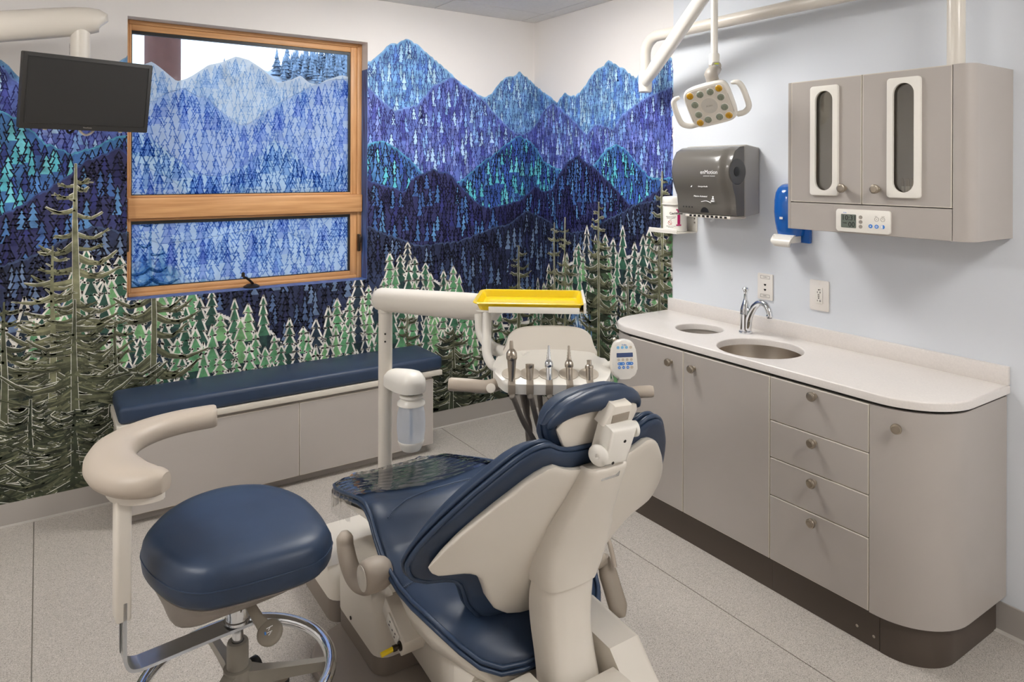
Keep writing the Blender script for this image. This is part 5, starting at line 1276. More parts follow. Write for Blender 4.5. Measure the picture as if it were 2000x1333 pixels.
def radial(poly, n=56):
    out = []; m_ = len(poly)
    for k in range(n):
        a = 2*pi*k/n; d_ = (cos(a), sin(a)); best = 0
        for i in range(m_):
            x1, y1 = poly[i][0]-cx_, poly[i][1]-cy_; x2, y2 = poly[(i+1) % m_][0]-cx_, poly[(i+1) % m_][1]-cy_
            den = d_[0]*(y2-y1)-d_[1]*(x2-x1)
            if abs(den) < 1e-9: continue
            t_ = (x1*(y2-y1)-y1*(x2-x1))/den; u_ = (x1*d_[1]-y1*d_[0])/den
            if t_ > 0 and -1e-6 <= u_ <= 1+1e-6: best = max(best, t_)
        out.append(best)
    return out
pl_ = [loc(*a, .468) for a in ((312, 1160), (326, 1208), (345, 1229), (385, 1226), (430, 1209), (490, 1187), (560, 1157), (588, 1136), (600, 1085), (560, 1045), (470, 1040), (370, 1060), (318, 1110))]
pl_ = [(p.x, p.y) for p in catmull([(*q_, 0) for q_ in pl_], 4, True)]
rb_, rt_ = radial(pl_), radial(oc)
def pr_ring(f, k, z): return [MS @ Vector((cx_+cos(2*pi*i/56)*(rb_[i]*(1-f)+rt_[i]*.93*f)*k, cy_+sin(2*pi*i/56)*(rb_[i]*(1-f)+rt_[i]*.93*f)*k, z)) for i in range(56)]
bm = NB(); loft(bm, [pr_ring(0, .25, .462), pr_ring(0, .80, .464), pr_ring(0, .97, .468), pr_ring(0, 1.0, .476), pr_ring(.15, 1, .490), pr_ring(.6, 1, .520), pr_ring(1, 1, .545), pr_ring(1, .97, .549)]); part('seat_pan', bm, M_GREYP, stool, 60)
bm = NB(); tube(bm, [MS @ Vector((0, 0, z)) for z in (.33, .49)], .0145, 18); part('piston', bm, M_CHROME, stool, 40)
bm = NB(); lathe(bm, [(.017, .405), (.030, .406), (.030, .428), (.028, .440), (.017, .441)], so, (0, 0, 1), 28); lathe(bm, [(.030, .396), (.034, .398), (.034, .405), (.030, .407)], so, (0, 0, 1), 28); part('arm_hub', bm, M_CHROME, stool, 40)
bm = NB(); lathe(bm, [(.0275, .055), (.0275, .338), (.0255, .344), (.0165, .345), (.0165, .34)], so, (0, 0, 1), 28); part('gas_column', bm, M_GREYSTEEL, stool, 40)
# flat steel arm bar bending up into the armrest post
e = Vector((-.200, -.158, 0)); ed = e.normalized(); pn = Vector((-ed.y, ed.x, 0))
bp_ = [Vector((.03*-ed.x, .03*-ed.y, .392)), e*.45+Vector((0, 0, .389)), e*.86+Vector((0, 0, .386)), e*.95+Vector((0, 0, .387)), e*1.02+Vector((0, 0, .394)), e*1.055+Vector((0, 0, .412)), e*1.065+Vector((0, 0, .44)), e*1.065+Vector((0, 0, .56))]
bp_ = catmull(bp_, 4); bm = NB(); rings = []
for k, p in enumerate(bp_):
    a = bp_[max(0, k-1)]; b_ = bp_[min(len(bp_)-1, k+1)]; tn = (b_-a).normalized(); nn = tn.cross(pn).normalized()
    w_ = .030; rings.append([MS @ (p+pn*w_+nn*.004), MS @ (p-pn*w_+nn*.004), MS @ (p-pn*w_-nn*.004), MS @ (p+pn*w_-nn*.004)])
loft(bm, rings); part('arm_bar', bm, M_ALU, stool, 40)
pc = e*1.075
bm = NB(); prism(bm, rrect(.034, .060, .008, 3), MS @ frame((pc.x, pc.y, .515), ed, pn), .29, .004, 2, True)
part('armrest_post', bm, M_IVORY, stool, 40)
bm = NB(); prism(bm, rrect(.0012, .010, .0005), MS @ frame((pc.x+ed.x*.0035, pc.y+ed.y*.0035, .43), ed, pn), .08); bmesh.ops.translate(bm, verts=bm.verts[:], vec=(MS.to_3x3() @ (ed*.0)) ); part('adjust_slot', bm, M_BLACK, stool, 0)
cl = [(-.105, -.178), (-.170, -.170), (-.235, -.135), (-.300, -.070), (-.338, .005), (-.345, .080), (-.318, .160), (-.265, .225), (-.205, .268), (-.178, .283)]
c_ = catmull([Vector((*q_, .845)) for q_ in cl], 5); N_ = len(c_)
wd = [interp([(0, .022), (.03, .042), (.12, .060), (.25, .066), (.45, .058), (.7, .050), (.93, .046), (.985, .043), (1, .036)], k/(N_-1)) for k in range(N_)]
bm = NB(); rings = []
for k, p in enumerate(c_):
    a = c_[max(0, k-1)]; b_ = c_[min(N_-1, k+1)]; tn = (b_-a).normalized(); sd = Vector((-tn.y, tn.x, 0)); w_ = wd[k]; hh = .030*(.55+.45*min(1, w_/.045))
    sec = [(-1, -.35), (-.98, .15), (-.82, .62), (-.5, .92), (0, 1.0), (.5, .92), (.82, .62), (.98, .15), (1, -.35), (.9, -.75), (.6, -.92), (0, -.95), (-.6, -.92), (-.9, -.75)]
    rings.append([MS @ (p+sd*w_*x+Vector((0, 0, hh*z))) for x, z in sec])
loft(bm, rings); part('armrest_pad', bm, M_TAUPE, stool, 50)
bm = NB(); 
so_ = [(-.120, -.180), (-.17, -.205), (-.235, -.185), (-.290, -.115), (-.270, -.085), (-.2, -.135), (-.125, -.150)]
so_ = [(p.x, p.y) for p in catmull([(*q_, 0) for q_ in so_], 3, True)]
prism(bm, so_, MS @ Matrix.Translation((0, 0, .800)), .022, .005, 2); part('armrest_support', bm, M_IVORY, stool, 40)
# foot ring, spokes
RZ = .250; bm = NB(); tube(bm, [MS @ Vector((.240*cos(2*pi*k/64), .240*sin(2*pi*k/64), RZ)) for k in range(64)], .0165, 14, closed=True); fr_ = part('foot_ring', bm, M_CHROME, stool, 60)
for a in (14, 131, 252):
    a = radians(a); d1 = Vector((cos(a), sin(a), 0)); d2 = Vector((-d1.y, d1.x, 0)); bm = NB(); rings = []
    for t_, w_, h_ in ((.028, .020, .026), (.06, .014, .020), (.14, .011, .015), (.228, .010, .013)):
        c0_ = d1*t_+Vector((0, 0, RZ-.006)); rings.append([MS @ (c0_+d2*w_+Vector((0, 0, h_))), MS @ (c0_-d2*w_+Vector((0, 0, h_))), MS @ (c0_-d2*w_*.8-Vector((0, 0, h_))), MS @ (c0_+d2*w_*.8-Vector((0, 0, h_)))])
    loft(bm, rings); part('ring_spoke', bm, M_GREYSTEEL, stool, 40)
bm = NB(); lathe(bm, [(.0278, .215), (.036, .217), (.036, .275), (.0278, .277)], so, (0, 0, 1), 28); part('ring_collar', bm, M_GREYSTEEL, stool, 40)
kd = Vector((cos(radians(62)), sin(radians(62)), 0)); bm = NB()
lathe(bm, [(.010, 0), (.010, .012)]+[(.020, .013), (.022, .020), (.020, .032), (0, .034)], MS @ (kd*.034+Vector((0, 0, .245))), MS.to_3x3() @ kd, 14); part('clamp_knob', bm, M_BLACK, stool, 40)
# star base with casters
for k in range(5):
    a = radians(85+72*k); d1 = Vector((cos(a), sin(a), 0)); d2 = Vector((-d1.y, d1.x, 0)); bm = NB(); rings = []
    for t_, w_, z0, z1 in ((.0, .030, .055, .105), (.08, .026, .066, .104), (.19, .020, .072, .098), (.265, .017, .076, .094), (.28, .012, .078, .092)):
        rings.append([MS @ (d1*t_+d2*w_+Vector((0, 0, z1))), MS @ (d1*t_-d2*w_+Vector((0, 0, z1))), MS @ (d1*t_-d2*w_*.85+Vector((0, 0, z0))), MS @ (d1*t_+d2*w_*.85+Vector((0, 0, z0)))])
    loft(bm, rings); lg = part('base_leg', bm, M_GREYSTEEL, stool, 40)
    ck = MS @ (d1*.266); bm = NB()
    for s_ in (-1, 1):
        ca = MS.to_3x3() @ d2; lathe(bm, [(.010, 0), (.026, .002), (.0285, .008), (.026, .016), (.010, .018)], Vector((ck.x, ck.y, .0288))+ca*s_*.006, ca*s_, 20)
    part('caster', bm, M_BLACK, lg, 45)
    bm = NB(); lathe(bm, [(.021, .052), (.030, .054), (.031, .066), (.024, .076), (.008, .079)], (ck.x, ck.y, 0), (0, 0, 1), 18); part('caster_hood', bm, M_DTAUPE, lg, 45)
# height lever
lv = [P(486, 1176, d=1.83), P(493, 1190, d=1.82), P(505, 1210, d=1.81), P(514, 1222, d=1.80)]
nrm = (-CF*.55+Vector((0, 0, .8))).normalized(); sdv = CR.copy(); 
bm = NB(); tube(bm, lv, [.011, .0125, .0135, .016], 12, ry=[.006]*4, up=nrm); lo_ = P(527, 1236, d=1.79); lathe(bm, [(0, -.014), (.022, -.012), (.031, -.006), (.0325, .0), (.030, .006), (.024, .009), (0, .010)], lo_, nrm, 28); lv_ = part('height_lever', bm, M_GREYLEVER, stool, 50)
ML = frame(lo_+nrm*.0102, CR, Vector((0, 0, 1))); bm = NB()
for q in (((-.008, .004), (.006, .012)), ((-.002, .000), (.001, .010)), ((-.004, -.006), (.008, .000)), ((.002, -.011), (.006, -.003))): tube(bm, [lo_+nrm*.0102+CR*q[0][0]+nrm.cross(CR)*q[0][1], lo_+nrm*.0102+CR*q[1][0]+nrm.cross(CR)*q[1][1]], .0009, 5)
part('lever_arrow_mark', bm, M_LETTER_W, lv_, 0)
bm = NB(); tube(bm, [lo_+nrm*.0102+CR*-.009+nrm.cross(CR)*-.004, lo_+nrm*.0102+CR*-.006+nrm.cross(CR)*-.010], .0022, 6); part('lever_blue_mark', bm, M_BLUEBTN, lv_, 0)
# ================================================================== PAPER TOWEL DISPENSER
M_SMOKE = mat('smoked_dispenser_cover', (100, 96, 91), .25, coat=.3)
M_SMOKED = mat('smoked_side_window', (70, 68, 66), .2, coat=.3)
M_DGREY = mat('dispenser_grey_shell', (178, 175, 170), .4)
TY0, TY1 = -1.452, -1.803; TZ0, TZ1 = 1.398, 1.722
t = thing('paper_towel_dispenser', 'grey paper towel dispenser with smoked bulging cover on the blue wall', 'dispenser', (-.1, -1.63, TZ0))
prof_shell = [(-.0008, TZ0+.004), (-.105, TZ0-.012), (-.112, TZ1-.004), (-.09, TZ1), (-.0008, TZ1-.012)]
def extr_y(b, prof, y0, y1, bev=0):
    M = Matrix(((1, 0, 0, 0), (0, 0, 1, y1), (0, 1, 0, 0), (0, 0, 0, 1)))
    prism(b, prof, M, y0-y1, bev, 3, True); return b
b = NB(); extr_y(b, prof_shell, TY0-.004, TY1, .008); part('shell', b, M_DGREY, t, 40)
# cover: a profile that bulges over the roll and pinches in below, lofted along the wall, narrowing at the ends
def cov(y, k):
    q = [(-.108, TZ1-.006), (-.150, TZ1-.010), (-.195, TZ1-.030), (-.222, TZ1-.070), (-.232, TZ1-.120), (-.226, TZ1-.165), (-.208, TZ1-.205), (-.190, TZ1-.240), (-.183, TZ1-.285), (-.180, TZ0+.006), (-.172, TZ0-.004), (-.108, TZ0-.006)]
    return [Vector((-.108+(x+.108)*k, y, z if k > .99 else (TZ0+TZ1)/2+(z-(TZ0+TZ1)/2)*(.96+.04*k))) for x, z in q]
b = NB(); ys = [(TY0, .80), (TY0-.006, .90), (TY0-.016, .965), (TY0-.03, 1.0)] + [(TY0-.03+(TY1+.075-TY0+.03)*k/6, 1.0) for k in range(1, 7)] + [(TY1+.058, .985), (TY1+.044, .93), (TY1+.034, .84), (TY1+.026, .80), (TY1+.004, .76)]
loft(b, [cov(y, k) for y, k in ys]); part('cover', b, M_SMOKE, t, 50)
b = NB(); lathe(b, [(0, 0), (.060, 0), (.056, .004), (0, .005)], (-.158, TY1+.004, TZ1-.125), (0, -1, 0), 32)
part('roll_window', b, M_SMOKED, t)
b = NB(); lathe(b, [(.022, .004), (.021, .0065), (.012, .0070), (0, .0070)], (-.165, TY1+.004, TZ1-.125), (0, -1, 0), 20); part('roll_spindle', b, M_BLACK, t)
b = NB(); box(b, -.172, -.060, TY1+.03, TY0-.05, TZ0-.020, TZ0-.0065, .003); ex = part('paper_exit_tray', b, M_IVORY, t)
for k in range(9):
    yy = TY1+.05+.026*k; b = NB(); box(b, -.1735, -.1715, yy, yy+.014, TZ0-.0175, TZ0-.0085); part('slot', b, M_BLACK, ex, 0)
Mf = frame((-.232, -1.628, TZ1-.12), (0, -1, 0), (0, 0, 1))
part('lettering', text_bm('enMotion', .026, at(frame((-.2322, -1.7, TZ1-.128), (0, -1, 0), (-.05, 0, 1)), 0, 0, .0014)), M_LETTER_W, t, 0)
part('lettering', text_bm('AUTOMATED TOUCHLESS', .0058, at(frame((-.230, -1.7, TZ1-.146), (0, -1, 0), (.05, 0, 1)), 0, 0, .0016)), M_LETTER_W, t, 0)
part('lettering', text_bm('Georgia-Pacific', .0095, at(frame((-.213, -1.635, TZ1-.196), (0, -1, 0), (.45, 0, 1)), .014, 0, .0022)), M_LETTER_W, t, 0)
b = NB(); prism(b, [(-.008, -.004), (0, -.004), (-.001, .002), (.003, .004), (-.003, .006), (-.005, .001)], at(frame((-.213, -1.62, TZ1-.196), (0, -1, 0), (.45, 0, 1)), -.036, 0, .0022), .0004); part('pine_mark', b, M_LETTER_W, t, 0)
part('lettering', text_bm('Motion Activated', .0115, at(frame((-.1895, -1.625, TZ1-.243), (0, -1, 0), (.25, 0, 1)), -.010, 0, .0024)), M_LETTER_W, t, 0)
Mh = at(frame((-.188, -1.625, TZ1-.252), (0, -1, 0), (.2, 0, 1)), .062, 0, .0030)
b = NB()
for k in range(4):
    a = 1.0+.42*k; tube(b, [Mh @ Vector((.004*k-.004, -.004, 0)), Mh @ Vector((.004*k-.004+.020*cos(a), -.004+.022*sin(a), 0))], .0016, 6)
tube(b, [Mh @ Vector((-.006, -.012, 0)), Mh @ Vector((.012, -.012, 0))], .004, 6)
part('waving_hand_mark', b, M_LETTER_W, t, 0)
b = NB(); tube(b, catmull([Mh @ Vector((-.065, -.016, 0)), Mh @ Vector((-.035, -.012, 0)), Mh @ Vector((-.006, -.020, 0))], 5), .0014, 6); part('swoosh_mark', b, M_LETTER_W, t, 0)
for k in range(4):
    b = NB(); lathe(b, [(.0042, 0), (.0042, .0012), (0, .0012)], (-.1815, -1.502-.018*k, TZ0+.028), (-1, 0, 0), 12); part('indicator_light', b, M_BLACK, t)
b = NB(); prism(b, [(.024*cos(pi*k/12), .024*sin(pi*k/12)) for k in range(13)], frame((-.1795, -1.632, TZ0+.006), (0, -1, 0), (0, 0, 1)), .003); part('sensor_eye', b, M_BLACK, t)

# ================================================================== SOAP DISPENSER
M_BLUEPL = mat('translucent_blue_plastic', (16, 92, 178), .18, coat=.4)
t = thing('soap_dispenser', 'blue soap dispenser with white push lever half behind the wall cabinet', 'dispenser', (-.05, -2.02, 1.29))
SY0, SY1 = -1.925, -2.073; sz0, sz1 = 1.285, 1.545
b = NB(); box(b, -.022, -.0008, SY1, SY0, sz0, sz1-.01, .006); part('back_plate', b, M_BLUEPL, t)
def sring(z, k, w): 
    c = -1.990; return [Vector((-.018-.085*k*max(0, sin(pi*j/12))**.6, c+w*cos(pi*j/12), z)) for j in range(13)]
zs_ = [(1.318, .72, .056), (1.345, .84, .060), (1.38, .95, .064), (1.42, 1.0, .066), (1.47, .99, .065), (1.505, .93, .060), (1.525, .80, .053), (1.540, .55, .042), (1.545, .3, .03)]
b = NB(); loft(b, [sring(*a) for a in zs_]); part('reservoir_cover', b, M_BLUEPL, t, 50)
b = NB(); prism(b, rrect(.016, .010, .001), frame((-.1040, -1.990, 1.395), (0, -1, 0), (0, 0, 1)), .001); part('sticker', b, M_WHITE, t)
b = NB(); rings = []
for k in range(9):
    a = k/8; z = 1.322-.052*a; x = -.086-.030*sin(a*pi*.8); wv = .050-.004*a-.030*max(0, a-.6)
    rings.append([Vector((x, -1.992+wv, z)), Vector((x, -1.992-wv, z)), Vector((x+.012, -1.992-wv, z)), Vector((x+.012, -1.992+wv, z))])
loft(b, rings); box(b, -.10, -.03, -2.038, -2.034, 1.288, 1.316, .001); box(b, -.10, -.03, -1.950, -1.946, 1.288, 1.316, .001); part('push_lever', b, M_WHITE, t, 40)

# ================================================================== WALL PLATES
t = thing('phone_jack_plate', 'white data jack plate with two sockets behind the tap', 'wall plate', (-.003, -1.838, 1.065))
Mj = frame((0-.0008, -1.838, 1.065), (0, -1, 0), (0, 0, 1))
b = NB(); prism(b, rrect(.080, .120, .004), Mj, .006, .002); pl = part('plate', b, M_OUTLET, t)
for zz in (.009, -.014):
    b = NB(); prism(b, [(-.006, .004), (.006, .004), (.006, -.002), (.003, -.002), (.003, -.005), (-.003, -.005), (-.003, -.002), (-.006, -.002)], at(Mj, 0, zz, .0055), .0010); part('socket', b, M_BLACK, t, 0)
for zz, s_ in ((.044, 'COM 4'), (-.042, 'COM 1')):
    b = NB(); holed(b, rrect(.050, .015, .002), rrect(.047, .012, .0015), at(Mj, 0, zz, .006), .0005); part('label_window', b, M_GREYBTN, t, 0)
    part('label_text', text_bm(s_, .007, at(Mj, 0, zz, .0062)), M_BLACKTXT, t, 0)
t = thing('power_outlet', 'white double power outlet plate below the wall cabinet', 'outlet', (-.003, -2.109, 1.065))
Mo = frame((-.0008, -2.109, 1.065), (0, -1, 0), (0, 0, 1))
b = NB(); prism(b, rrect(.088, .130, .005), Mo, .006, .002); part('plate', b, M_OUTLET, t)
b = NB(); prism(b, rrect(.034, .068, .003), at(Mo, 0, 0, .0055), .0035, .001); part('receptacle', b, M_WHITE, t)
for zz in (.018, -.018):
    b = NB()
    prism(b, rrect(.002, .007, .0005), at(Mo, -.006, zz-.004, .0088), .0006); prism(b, rrect(.002, .009, .0005), at(Mo, .0065, zz-.004, .0088), .0006); prism(b, rrect(.005, .002, .0005), at(Mo, .0075, zz-.004, .0089), .0006)
    prism(b, circ(.0028, 12), at(Mo, 0, zz+.007, .0088), .0006); part('slot', b, M_BLACK, t, 0)
b = NB(); prism(b, circ(.0028, 12), at(Mo, .006, .026, .0088), .0006); prism(b, rrect(.008, .005, .001), at(Mo, 0, .0035, .0088), .0008); prism(b, rrect(.008, .005, .001), at(Mo, 0, -.0035, .0088), .0008); part('test_button', b, M_GREYBTN, t, 0)
for zz in (.048, -.048): b = NB(); prism(b, circ(.0032, 12), at(Mo, 0, zz, .0058), .0012); part('screw', b, M_WHITE, t)

# ================================================================== SHELF WITH WIPES
t = thing('wall_shelf', 'small white acrylic bracket shelf holding a wipes tub', 'shelf', (-.1, -1.35, 1.285))
b = NB(); box(b, -.150, -.001, -1.428, -1.235, 1.283, 1.289, .001); box(b, -.150, -.145, -1.428, -1.235, 1.289, 1.306, .001); part('tray', b, M_WHITE, t)
b = NB(); box(b, -.005, -.0012, -1.432, -1.30, 1.289, 1.385, .001); part('back_plate', b, M_WHITE, t)
b = NB()
for zz in (1.335, 1.355): lathe(b, [(.005, 0), (.004, .0015), (0, .002)], (-.005, -1.415, zz), (-1, 0, 0), 12)
part('screw', b, M_NICKEL, t)
wc = Vector((-.082, -1.352, 1.2893)); WR = .062
t = thing('wipes_tub', 'white round tub of disinfectant wipes with magenta print on the wall shelf', 'tub', wc)
b = NB(); lathe(b, [(.058, 0), (WR, .004), (WR, .010), (WR-.002, .013), (WR-.002, .128), (WR-.006, .134), (WR-.006, .138)], wc, (0, 0, 1), 40); tub = part('tub', b, M_WHITE, t, 40)
b = NB(); lathe(b, [(WR+.004, .138), (WR+.005, .141), (WR+.001, .143), (WR+.001, .172), (WR-.004, .178), (.04, .180), (.036, .176), (0, .176)], wc, (0, 0, 1), 40); part('lid', b, M_WHITE, t, 40)
def wrap(b, cx, ang0, R, rr):
    """bend flat lettering (x along, y up) round the tub"""
    for v in b.verts:
        a = ang0 + v.co.x/R; v.co = Vector((cx.x+(R+rr+v.co.z)*cos(a), cx.y+(R+rr+v.co.z)*sin(a), cx.z+v.co.y))
    return b
va = math.atan2(CP.y-wc.y, CP.x-wc.x)    # side turned to the room
LX = WR-.002
I = Matrix.Identity(4)
part('lettering', wrap(text_bm('CaviWipes', .0155, at(I, .010, .095), .0005, bold=.0002), wc, va-.05, LX, .0006), M_BLACKTXT, t, 0)
b = NB(); 
for a in ((.026, .040, .040, .088), (.020, .046, .033, .039), (.020, .046, .110, .117)):
    x0, x1, y0, y1 = a; n_ = 4
    for k in range(n_): box(b, x0+(x1-x0)*k/n_, x0+(x1-x0)*(k+1)/n_, y0, y1, 0, .0006)
for k in range(4): box(b, .026+.0035*k, .026+.0035*(k+1), .100, .110, 0, .0006)
part('print_numeral', wrap(b, wc, va-.22, LX, .0004), M_MAGENTA, t, 0)
for yy, s_, z_ in ((.078, 'DISINFECTING TOWELETTES', .0042), (.071, 'EFFECTIVE AGAINST TB', .0040), (.062, 'MRSA', .0048), (.030, 'DANGER  KEEP OUT OF REACH', .0036), (.024, '160 TOWELETTES', .0036)):
    part('lettering', wrap(text_bm(s_, z_, at(I, -.018, yy), .0004), wc, va-.05, LX, .0006), M_LETTER_D, t, 0)
b = NB(); holed(b, circ(.0105, 24), circ(.0088, 24), at(I, -.022, .047), .0006); M_ = at(I, -.022, .047) @ Matrix.Rotation(-.78, 4, 'Z')
prism(b, rrect(.018, .0016, .0004), M_, .0006); part('print_ring', wrap(b, wc, va-.05, LX, .0006), M_REDPRINT, t, 0)
part('lettering', wrap(text_bm('M', .008, at(I, -.022, .047), .0004), wc, va-.05, LX, .0005), M_LETTER_D, t, 0)

# ================================================================== DENTAL LIGHT
AX, AZ = -.12, 2.304
t = thing('dental_light', 'ivory dental operating light on a jointed arm rising from the wall cabinet', 'lamp', (AX, -2.70, UZ1))
b = NB(); pr_ = .0285
pth = [(AX, -2.70, UZ1+.001), (AX, -2.70, AZ-.10)] + [Vector((AX, -2.70+.10-.10*cos(a), AZ-.10+.10*sin(a))) for a in [pi/2*k/8 for k in range(1, 9)]]
ye = -1.175
pth += [(AX, -2.3, AZ), (AX, -1.8, AZ), (AX, ye-.09, AZ)] + [Vector((AX, ye-.09+.09*sin(a), AZ-.09+.09*cos(a))) for a in [pi/2*k/8 for k in range(1, 9)]] + [(AX, ye, AZ-.14), (AX, ye, 2.125)]
tube(b, pth, pr_, 20); part('pipe_arm', b, M_IVORY, t, 40)
jt = Vector((AX, ye, 2.07))
b = NB(); lathe(b, [(.026, -.055), (.034, -.05), (.036, .0), (.036, .05), (.031, .058), (0, .058)], jt, (0, 0, 1), 24); part('elbow_joint', b, M_WHITE, t, 40)
el = P(1393, -36, d=2.98); lp = P(1395, 130, d=2.98)
a0 = jt+Vector((-.02, -.02, .0)); dirv = (el-a0)
b = NB(); tube(b, [a0+dirv*k/6 for k in range(7)], [.024, .0295, .030, .030, .030, .030, .028], 16, ry=[.03, .04, .04, .04, .038, .036, .034], up=(0, 0, 1)); part('flex_arm', b, M_WHITE, t, 40)
b = NB(); lathe(b, [(0, -.04), (.03, -.036), (.032, .03), (0, .034)], el, (0, 0, 1), 20); part('upper_joint', b, M_WHITE, t, 40)
b = NB(); tube(b, [Vector((lp.x, lp.y, el.z-.02)), Vector((lp.x, lp.y, lp.z+.02))], .0145, 16); lathe(b, [(.0145, .0), (.022, 0), (.022, .045), (.019, .05), (.0145, .05)], (lp.x, lp.y, lp.z+.005), (0, 0, 1), 20); part('drop_tube', b, M_WHITE, t, 40)
M_NECK = mat('light_neck_grey', (166, 159, 150), .4)
hc = Vector((-.470, -1.9066, 1.8763)); hr = Vector((.3455, -.9148, .2094)); hu = Vector((-.5087, .0049, .8609)); 
HS = 2.98/2.928
hc = CP+(hc-CP)*1.0
MH = frame(hc, hr, hu)     # z axis points out of the face toward the chair
b = NB(); neck = catmull([Vector((lp.x, lp.y, lp.z+.01)), Vector((lp.x, lp.y, lp.z-.02)), MH @ Vector((.035, .115, -.05)), MH @ Vector((.03, .075, -.045)), MH @ Vector((.02, .04, -.04))], 5)
tube(b, neck, [.024]*4+[.033]*(len(neck)-4), 16, ry=[.022]*4+[.024]*(len(neck)-4)); part('neck', b, M_NECK, t, 45)
b = NB(); prism(b, rrect(.040, .034, .012), frame(Vector((lp.x, lp.y, lp.z-.002))-CF*.022, CR, CU), .012, .004, 3); nk = part('neck_pad', b, M_NECK, t, 40)
Mn = frame(Vector((lp.x, lp.y, lp.z-.002))-CF*.0345, CR, CU)
decal(nk, rrect(.018, .006, .002), at(Mn, 0, .009), 'caution_mark', mat('lime_print', (190, 200, 40), .5)); decal(nk, circ(.008, 16), at(Mn, 0, -.004), 'switch_mark', M_LBLUEBTN)
# face: pillow-shaped housing
def sq(a, e=.42): c, s_ = cos(a), sin(a); return (math.copysign(abs(c)**e, c), math.copysign(abs(s_)**e, s_))
rings = []
for (zz, k) in ((-.055, .55), (-.050, .80), (-.035, .95), (-.012, 1.0), (.002, .99), (.008, .955), (.009, .93)):
    rings.append([MH @ Vector((sq(2*pi*j/48)[0]*.098*k, sq(2*pi*j/48)[1]*.092*k, zz)) for j in range(48)])
b = NB(); loft(b, rings); part('housing', b, M_WHITE, t, 50)
b = NB(); prism(b, [(.088*sq(2*pi*j/48, .36)[0], .080*sq(2*pi*j/48, .36)[1]) for j in range(48)], at(MH, 0, 0, .008), .0024); face = part('face_plate', b, M_IVORY, t, 30)
for k in range(34):
    xx = -.082+.164*k/33; b = NB(); hh = .148*(1-.28*abs(xx/.09)**6); box(b, xx-.0007, xx+.0007, -hh/2, hh/2, .0103, .0109); xform(b, MH); part('rib', b, M_IVORY, face, 0)
for s_ in (-1, 1): 
    b = NB(); prism(b, rrect(.014, .09, .006), at(MH, s_*.082, -.01, .0075), .0020); part('side_window', b, mat('smoke_insert', (170, 165, 158), .2), face, 30)
M_LENSY = mat('amber_lens', (190, 142, 18), .15, coat=.6, noise=(160, .25)); M_LENSG = mat('grey_green_lens', (128, 134, 118), .15, coat=.6, noise=(160, .25))
LL = [((-.0625, .0625), 1), ((.0625, .0625), 1), ((.0625, -.0625), 1), ((-.0625, -.0625), 1), ((-.020, .058), 0), ((.024, .058), 0), ((.058, .024), 0), ((.058, -.022), 0), ((.024, -.058), 0), ((-.026, -.058), 0), ((-.056, -.026), 0), ((-.056, .020), 0)]
for (xx, yy), yl in LL:
    b = NB(); lathe(b, [(.0165, 0), (.0165, .0012), (.0150, .0020)], MH @ Vector((xx, yy, .0104)), MH.col[2].xyz, 22); rr_ = part('lens_rim', b, M_WHITE, face, 40)
    b = NB(); lathe(b, [(.0150, .0010), (.0148, .0030), (.011, .0052), (.006, .0064), (0, .0068)], MH @ Vector((xx, yy, .0104)), MH.col[2].xyz, 22); part('lens', b, M_LENSY if yl else M_LENSG, face, 60)
b = NB(); lathe(b, [(.034, 0), (.034, .0012), (0, .0014)], MH @ Vector((0, 0, .0104)), MH.col[2].xyz, 36); part('centre_disc', b, mat('satin_disc', (196, 192, 184), .25), face, 40)
part('face_logo', text_bm('A-dec', .012, at(MH, 0, 0, .0121)), M_GREYBTN, face, 0)
for s_ in (-1, 1):
    q = [(s_*.088, -.078, -.02), (s_*.120, -.074, -.012), (s_*.146, -.052, -.006), (s_*.150, -.010, -.004), (s_*.148, .035, -.004), (s_*.138, .060, -.004), (s_*.112, .066, -.006)]
    b = NB(); tube(b, [MH @ Vector(p) for p in [Vector(v) for v in catmull(q, 5)]], [.012]*24+[.0115, .0110, .0105, .010, .0095, .008, .006], 12); part('handle', b, M_WHITE, t, 50)

# ================================================================== MONITOR ON ITS ARM
k_ = .91
mc = CP+(Vector((-2.5928, -.0216, 1.9491))-CP)*k_
MM = frame(mc, (.9407, .3391, .0066), (.0557, -.1736, .9832))
w_, h_ = .56*k_, .34*k_
t = thing('monitor', 'black flat monitor switched off beside the window', 'monitor', mc)
b = NB(); prism(b, rrect(w_, h_, .004), at(MM, 0, 0, -.030), .030, .003, 2, True); part('bezel', b, M_BEZEL, t, 40)
b = NB(); prism(b, rrect(w_-.034, h_-.040, .001), at(MM, 0, .005, .0001), .0006); part('screen', b, M_SCREEN, t, 0)
b = NB()
for a in ((-(w_-.034)/2-.001, (w_-.034)/2+.001, h_/2-.0160, h_/2-.0150), (-(w_-.034)/2-.001, (w_-.034)/2+.001, -h_/2+.0240, -h_/2+.0250), (-(w_-.034)/2-.001, -(w_-.034)/2, -h_/2+.025, h_/2-.016), ((w_-.034)/2, (w_-.034)/2+.001, -h_/2+.025, h_/2-.016)): box(b, a[0], a[1], a[2], a[3], 0, .003)
xform(b, MM); part('screen_lip', b, M_BEZEL, t, 0)
part('maker_name', text_bm('ViewSonic', .0085, at(MM, 0, -h_/2+.012, .0004)), M_GREYBTN, t, 0)
b = NB(); prism(b, rrect(.22, .18, .02), at(MM, 0, 0, -.055), .026, .01, 2); part('rear_cover', b, M_BLACK, t, 40)
for s_ in (-1, 1): b = NB(); tube(b, [MM @ Vector((s_*.145-.01*(s_ < 0), -h_/2+.002, -.02)), MM @ Vector((s_*.145-.01*(s_ < 0), -h_/2-.006, -.02))], .008, 12); part('rubber_foot', b, M_IVORY, t)
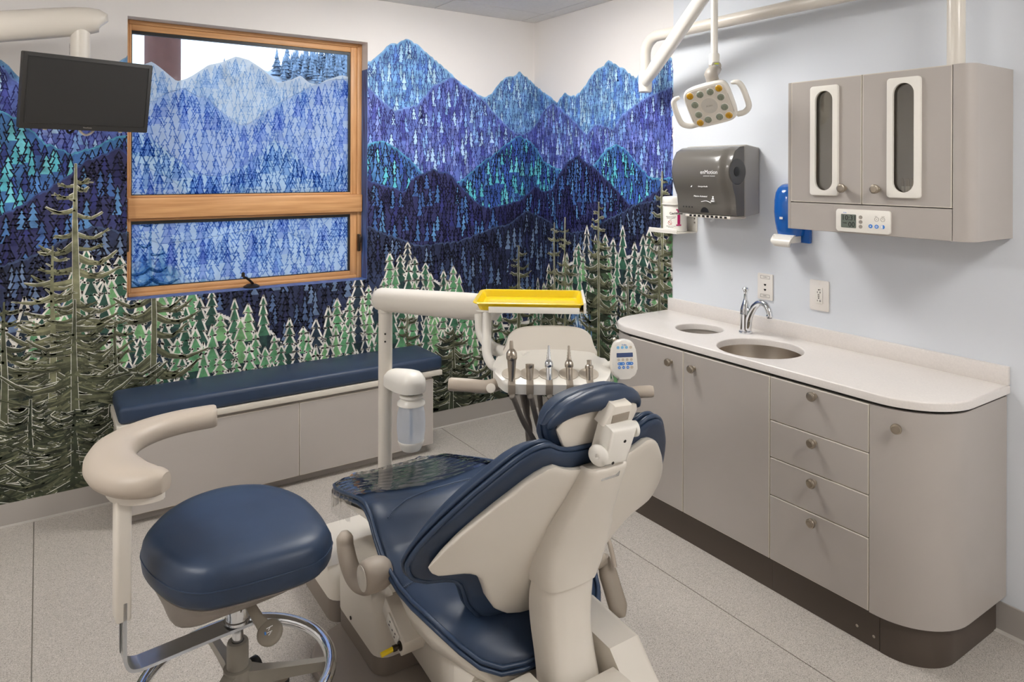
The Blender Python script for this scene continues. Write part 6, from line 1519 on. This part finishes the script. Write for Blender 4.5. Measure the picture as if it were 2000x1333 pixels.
b = NB(); tube(b, catmull([MM @ Vector((-.065, -h_/2+.03, -.05)), MM @ Vector((-.062, -h_/2-.005, -.045)), MM @ Vector((-.052, -h_/2-.018, -.045)), MM @ Vector((-.036, -h_/2-.004, -.045)), MM @ Vector((-.03, -h_/2+.03, -.05))], 5), .0055, 10); part('power_cable', b, M_BLACK, t)
b = NB(); tube(b, catmull([MM @ Vector((-.018, -h_/2+.03, -.05)), MM @ Vector((-.010, -h_/2-.006, -.05)), MM @ Vector((.018, -h_/2-.027, -.05)), MM @ Vector((.046, -h_/2-.006, -.05)), MM @ Vector((.052, -h_/2+.03, -.05))], 6), .005, 10); part('video_cable', b, M_IVORY, t)
dd = 3.20
a_ = P(160, 46, y=-.30); post = P(157, 90, y=-.30)
t = thing('display_mount', 'ivory swing arm carrying the monitor', 'arm', (a_.x-.8, a_.y, a_.z))
p1 = P(150, 42, y=-.30); p0 = p1+(P(0, 52, y=-.29)-p1)*3.2
b = NB(); dv_ = p1-p0
tube(b, [p0+dv_*k/8 for k in range(8)]+[p1, p1+dv_.normalized()*.055+Vector((0, 0, -.001)), p1+dv_.normalized()*.085+Vector((0, 0, -.004)), p1+dv_.normalized()*.100+Vector((0, 0, -.010)), p1+dv_.normalized()*.106+Vector((0, 0, -.018))], [.05]*10+[.047, .040, .02], 18, ry=[.064]*8+[.062, .056, .050, .040, .02], up=(0, 0, 1)); part('arm_shell', b, M_IVORY, t, 50)
b = NB(); box(b, -.05, .05, -.05, .05, 0, ZC-p0.z-.02, .01); xform(b, Matrix.Translation((p0.x, p0.y, p0.z-.0))); box(b, p0.x-.14, p0.x+.14, p0.y-.14, p0.y+.14, ZC-.02, ZC, .004); part('ceiling_post', b, M_IVORY, t)
b = NB(); tube(b, [Vector((post.x, post.y, p1.z-.02)), Vector((post.x, post.y, mc.z+.03))], .038, 20); part('drop_post', b, M_IVORY, t)
bk = MM @ Vector((.0, .02, -.054))
b = NB(); tube(b, [Vector((post.x, post.y, mc.z+.06)), Vector((post.x, post.y, mc.z+.02)), bk], .03, 14); part('tilt_bracket', b, M_BLACK, t)
b = NB(); Ml = frame(Vector((post.x, post.y, 0))+_r*(-.030)-CF*.026+Vector((0, 0, mc.z+.205)), (CR-CF*-.6).normalized(), (0, 0, 1))
part('printed_label', text_bm('MADE IN USA', .008, at(frame(Vector((post.x, post.y, mc.z+.20))-_r*.034-CF*.0185, (0, 0, -1), (_r*.5-CF*-.9)), 0, 0, 0)), M_BLACKTXT, t, 0)
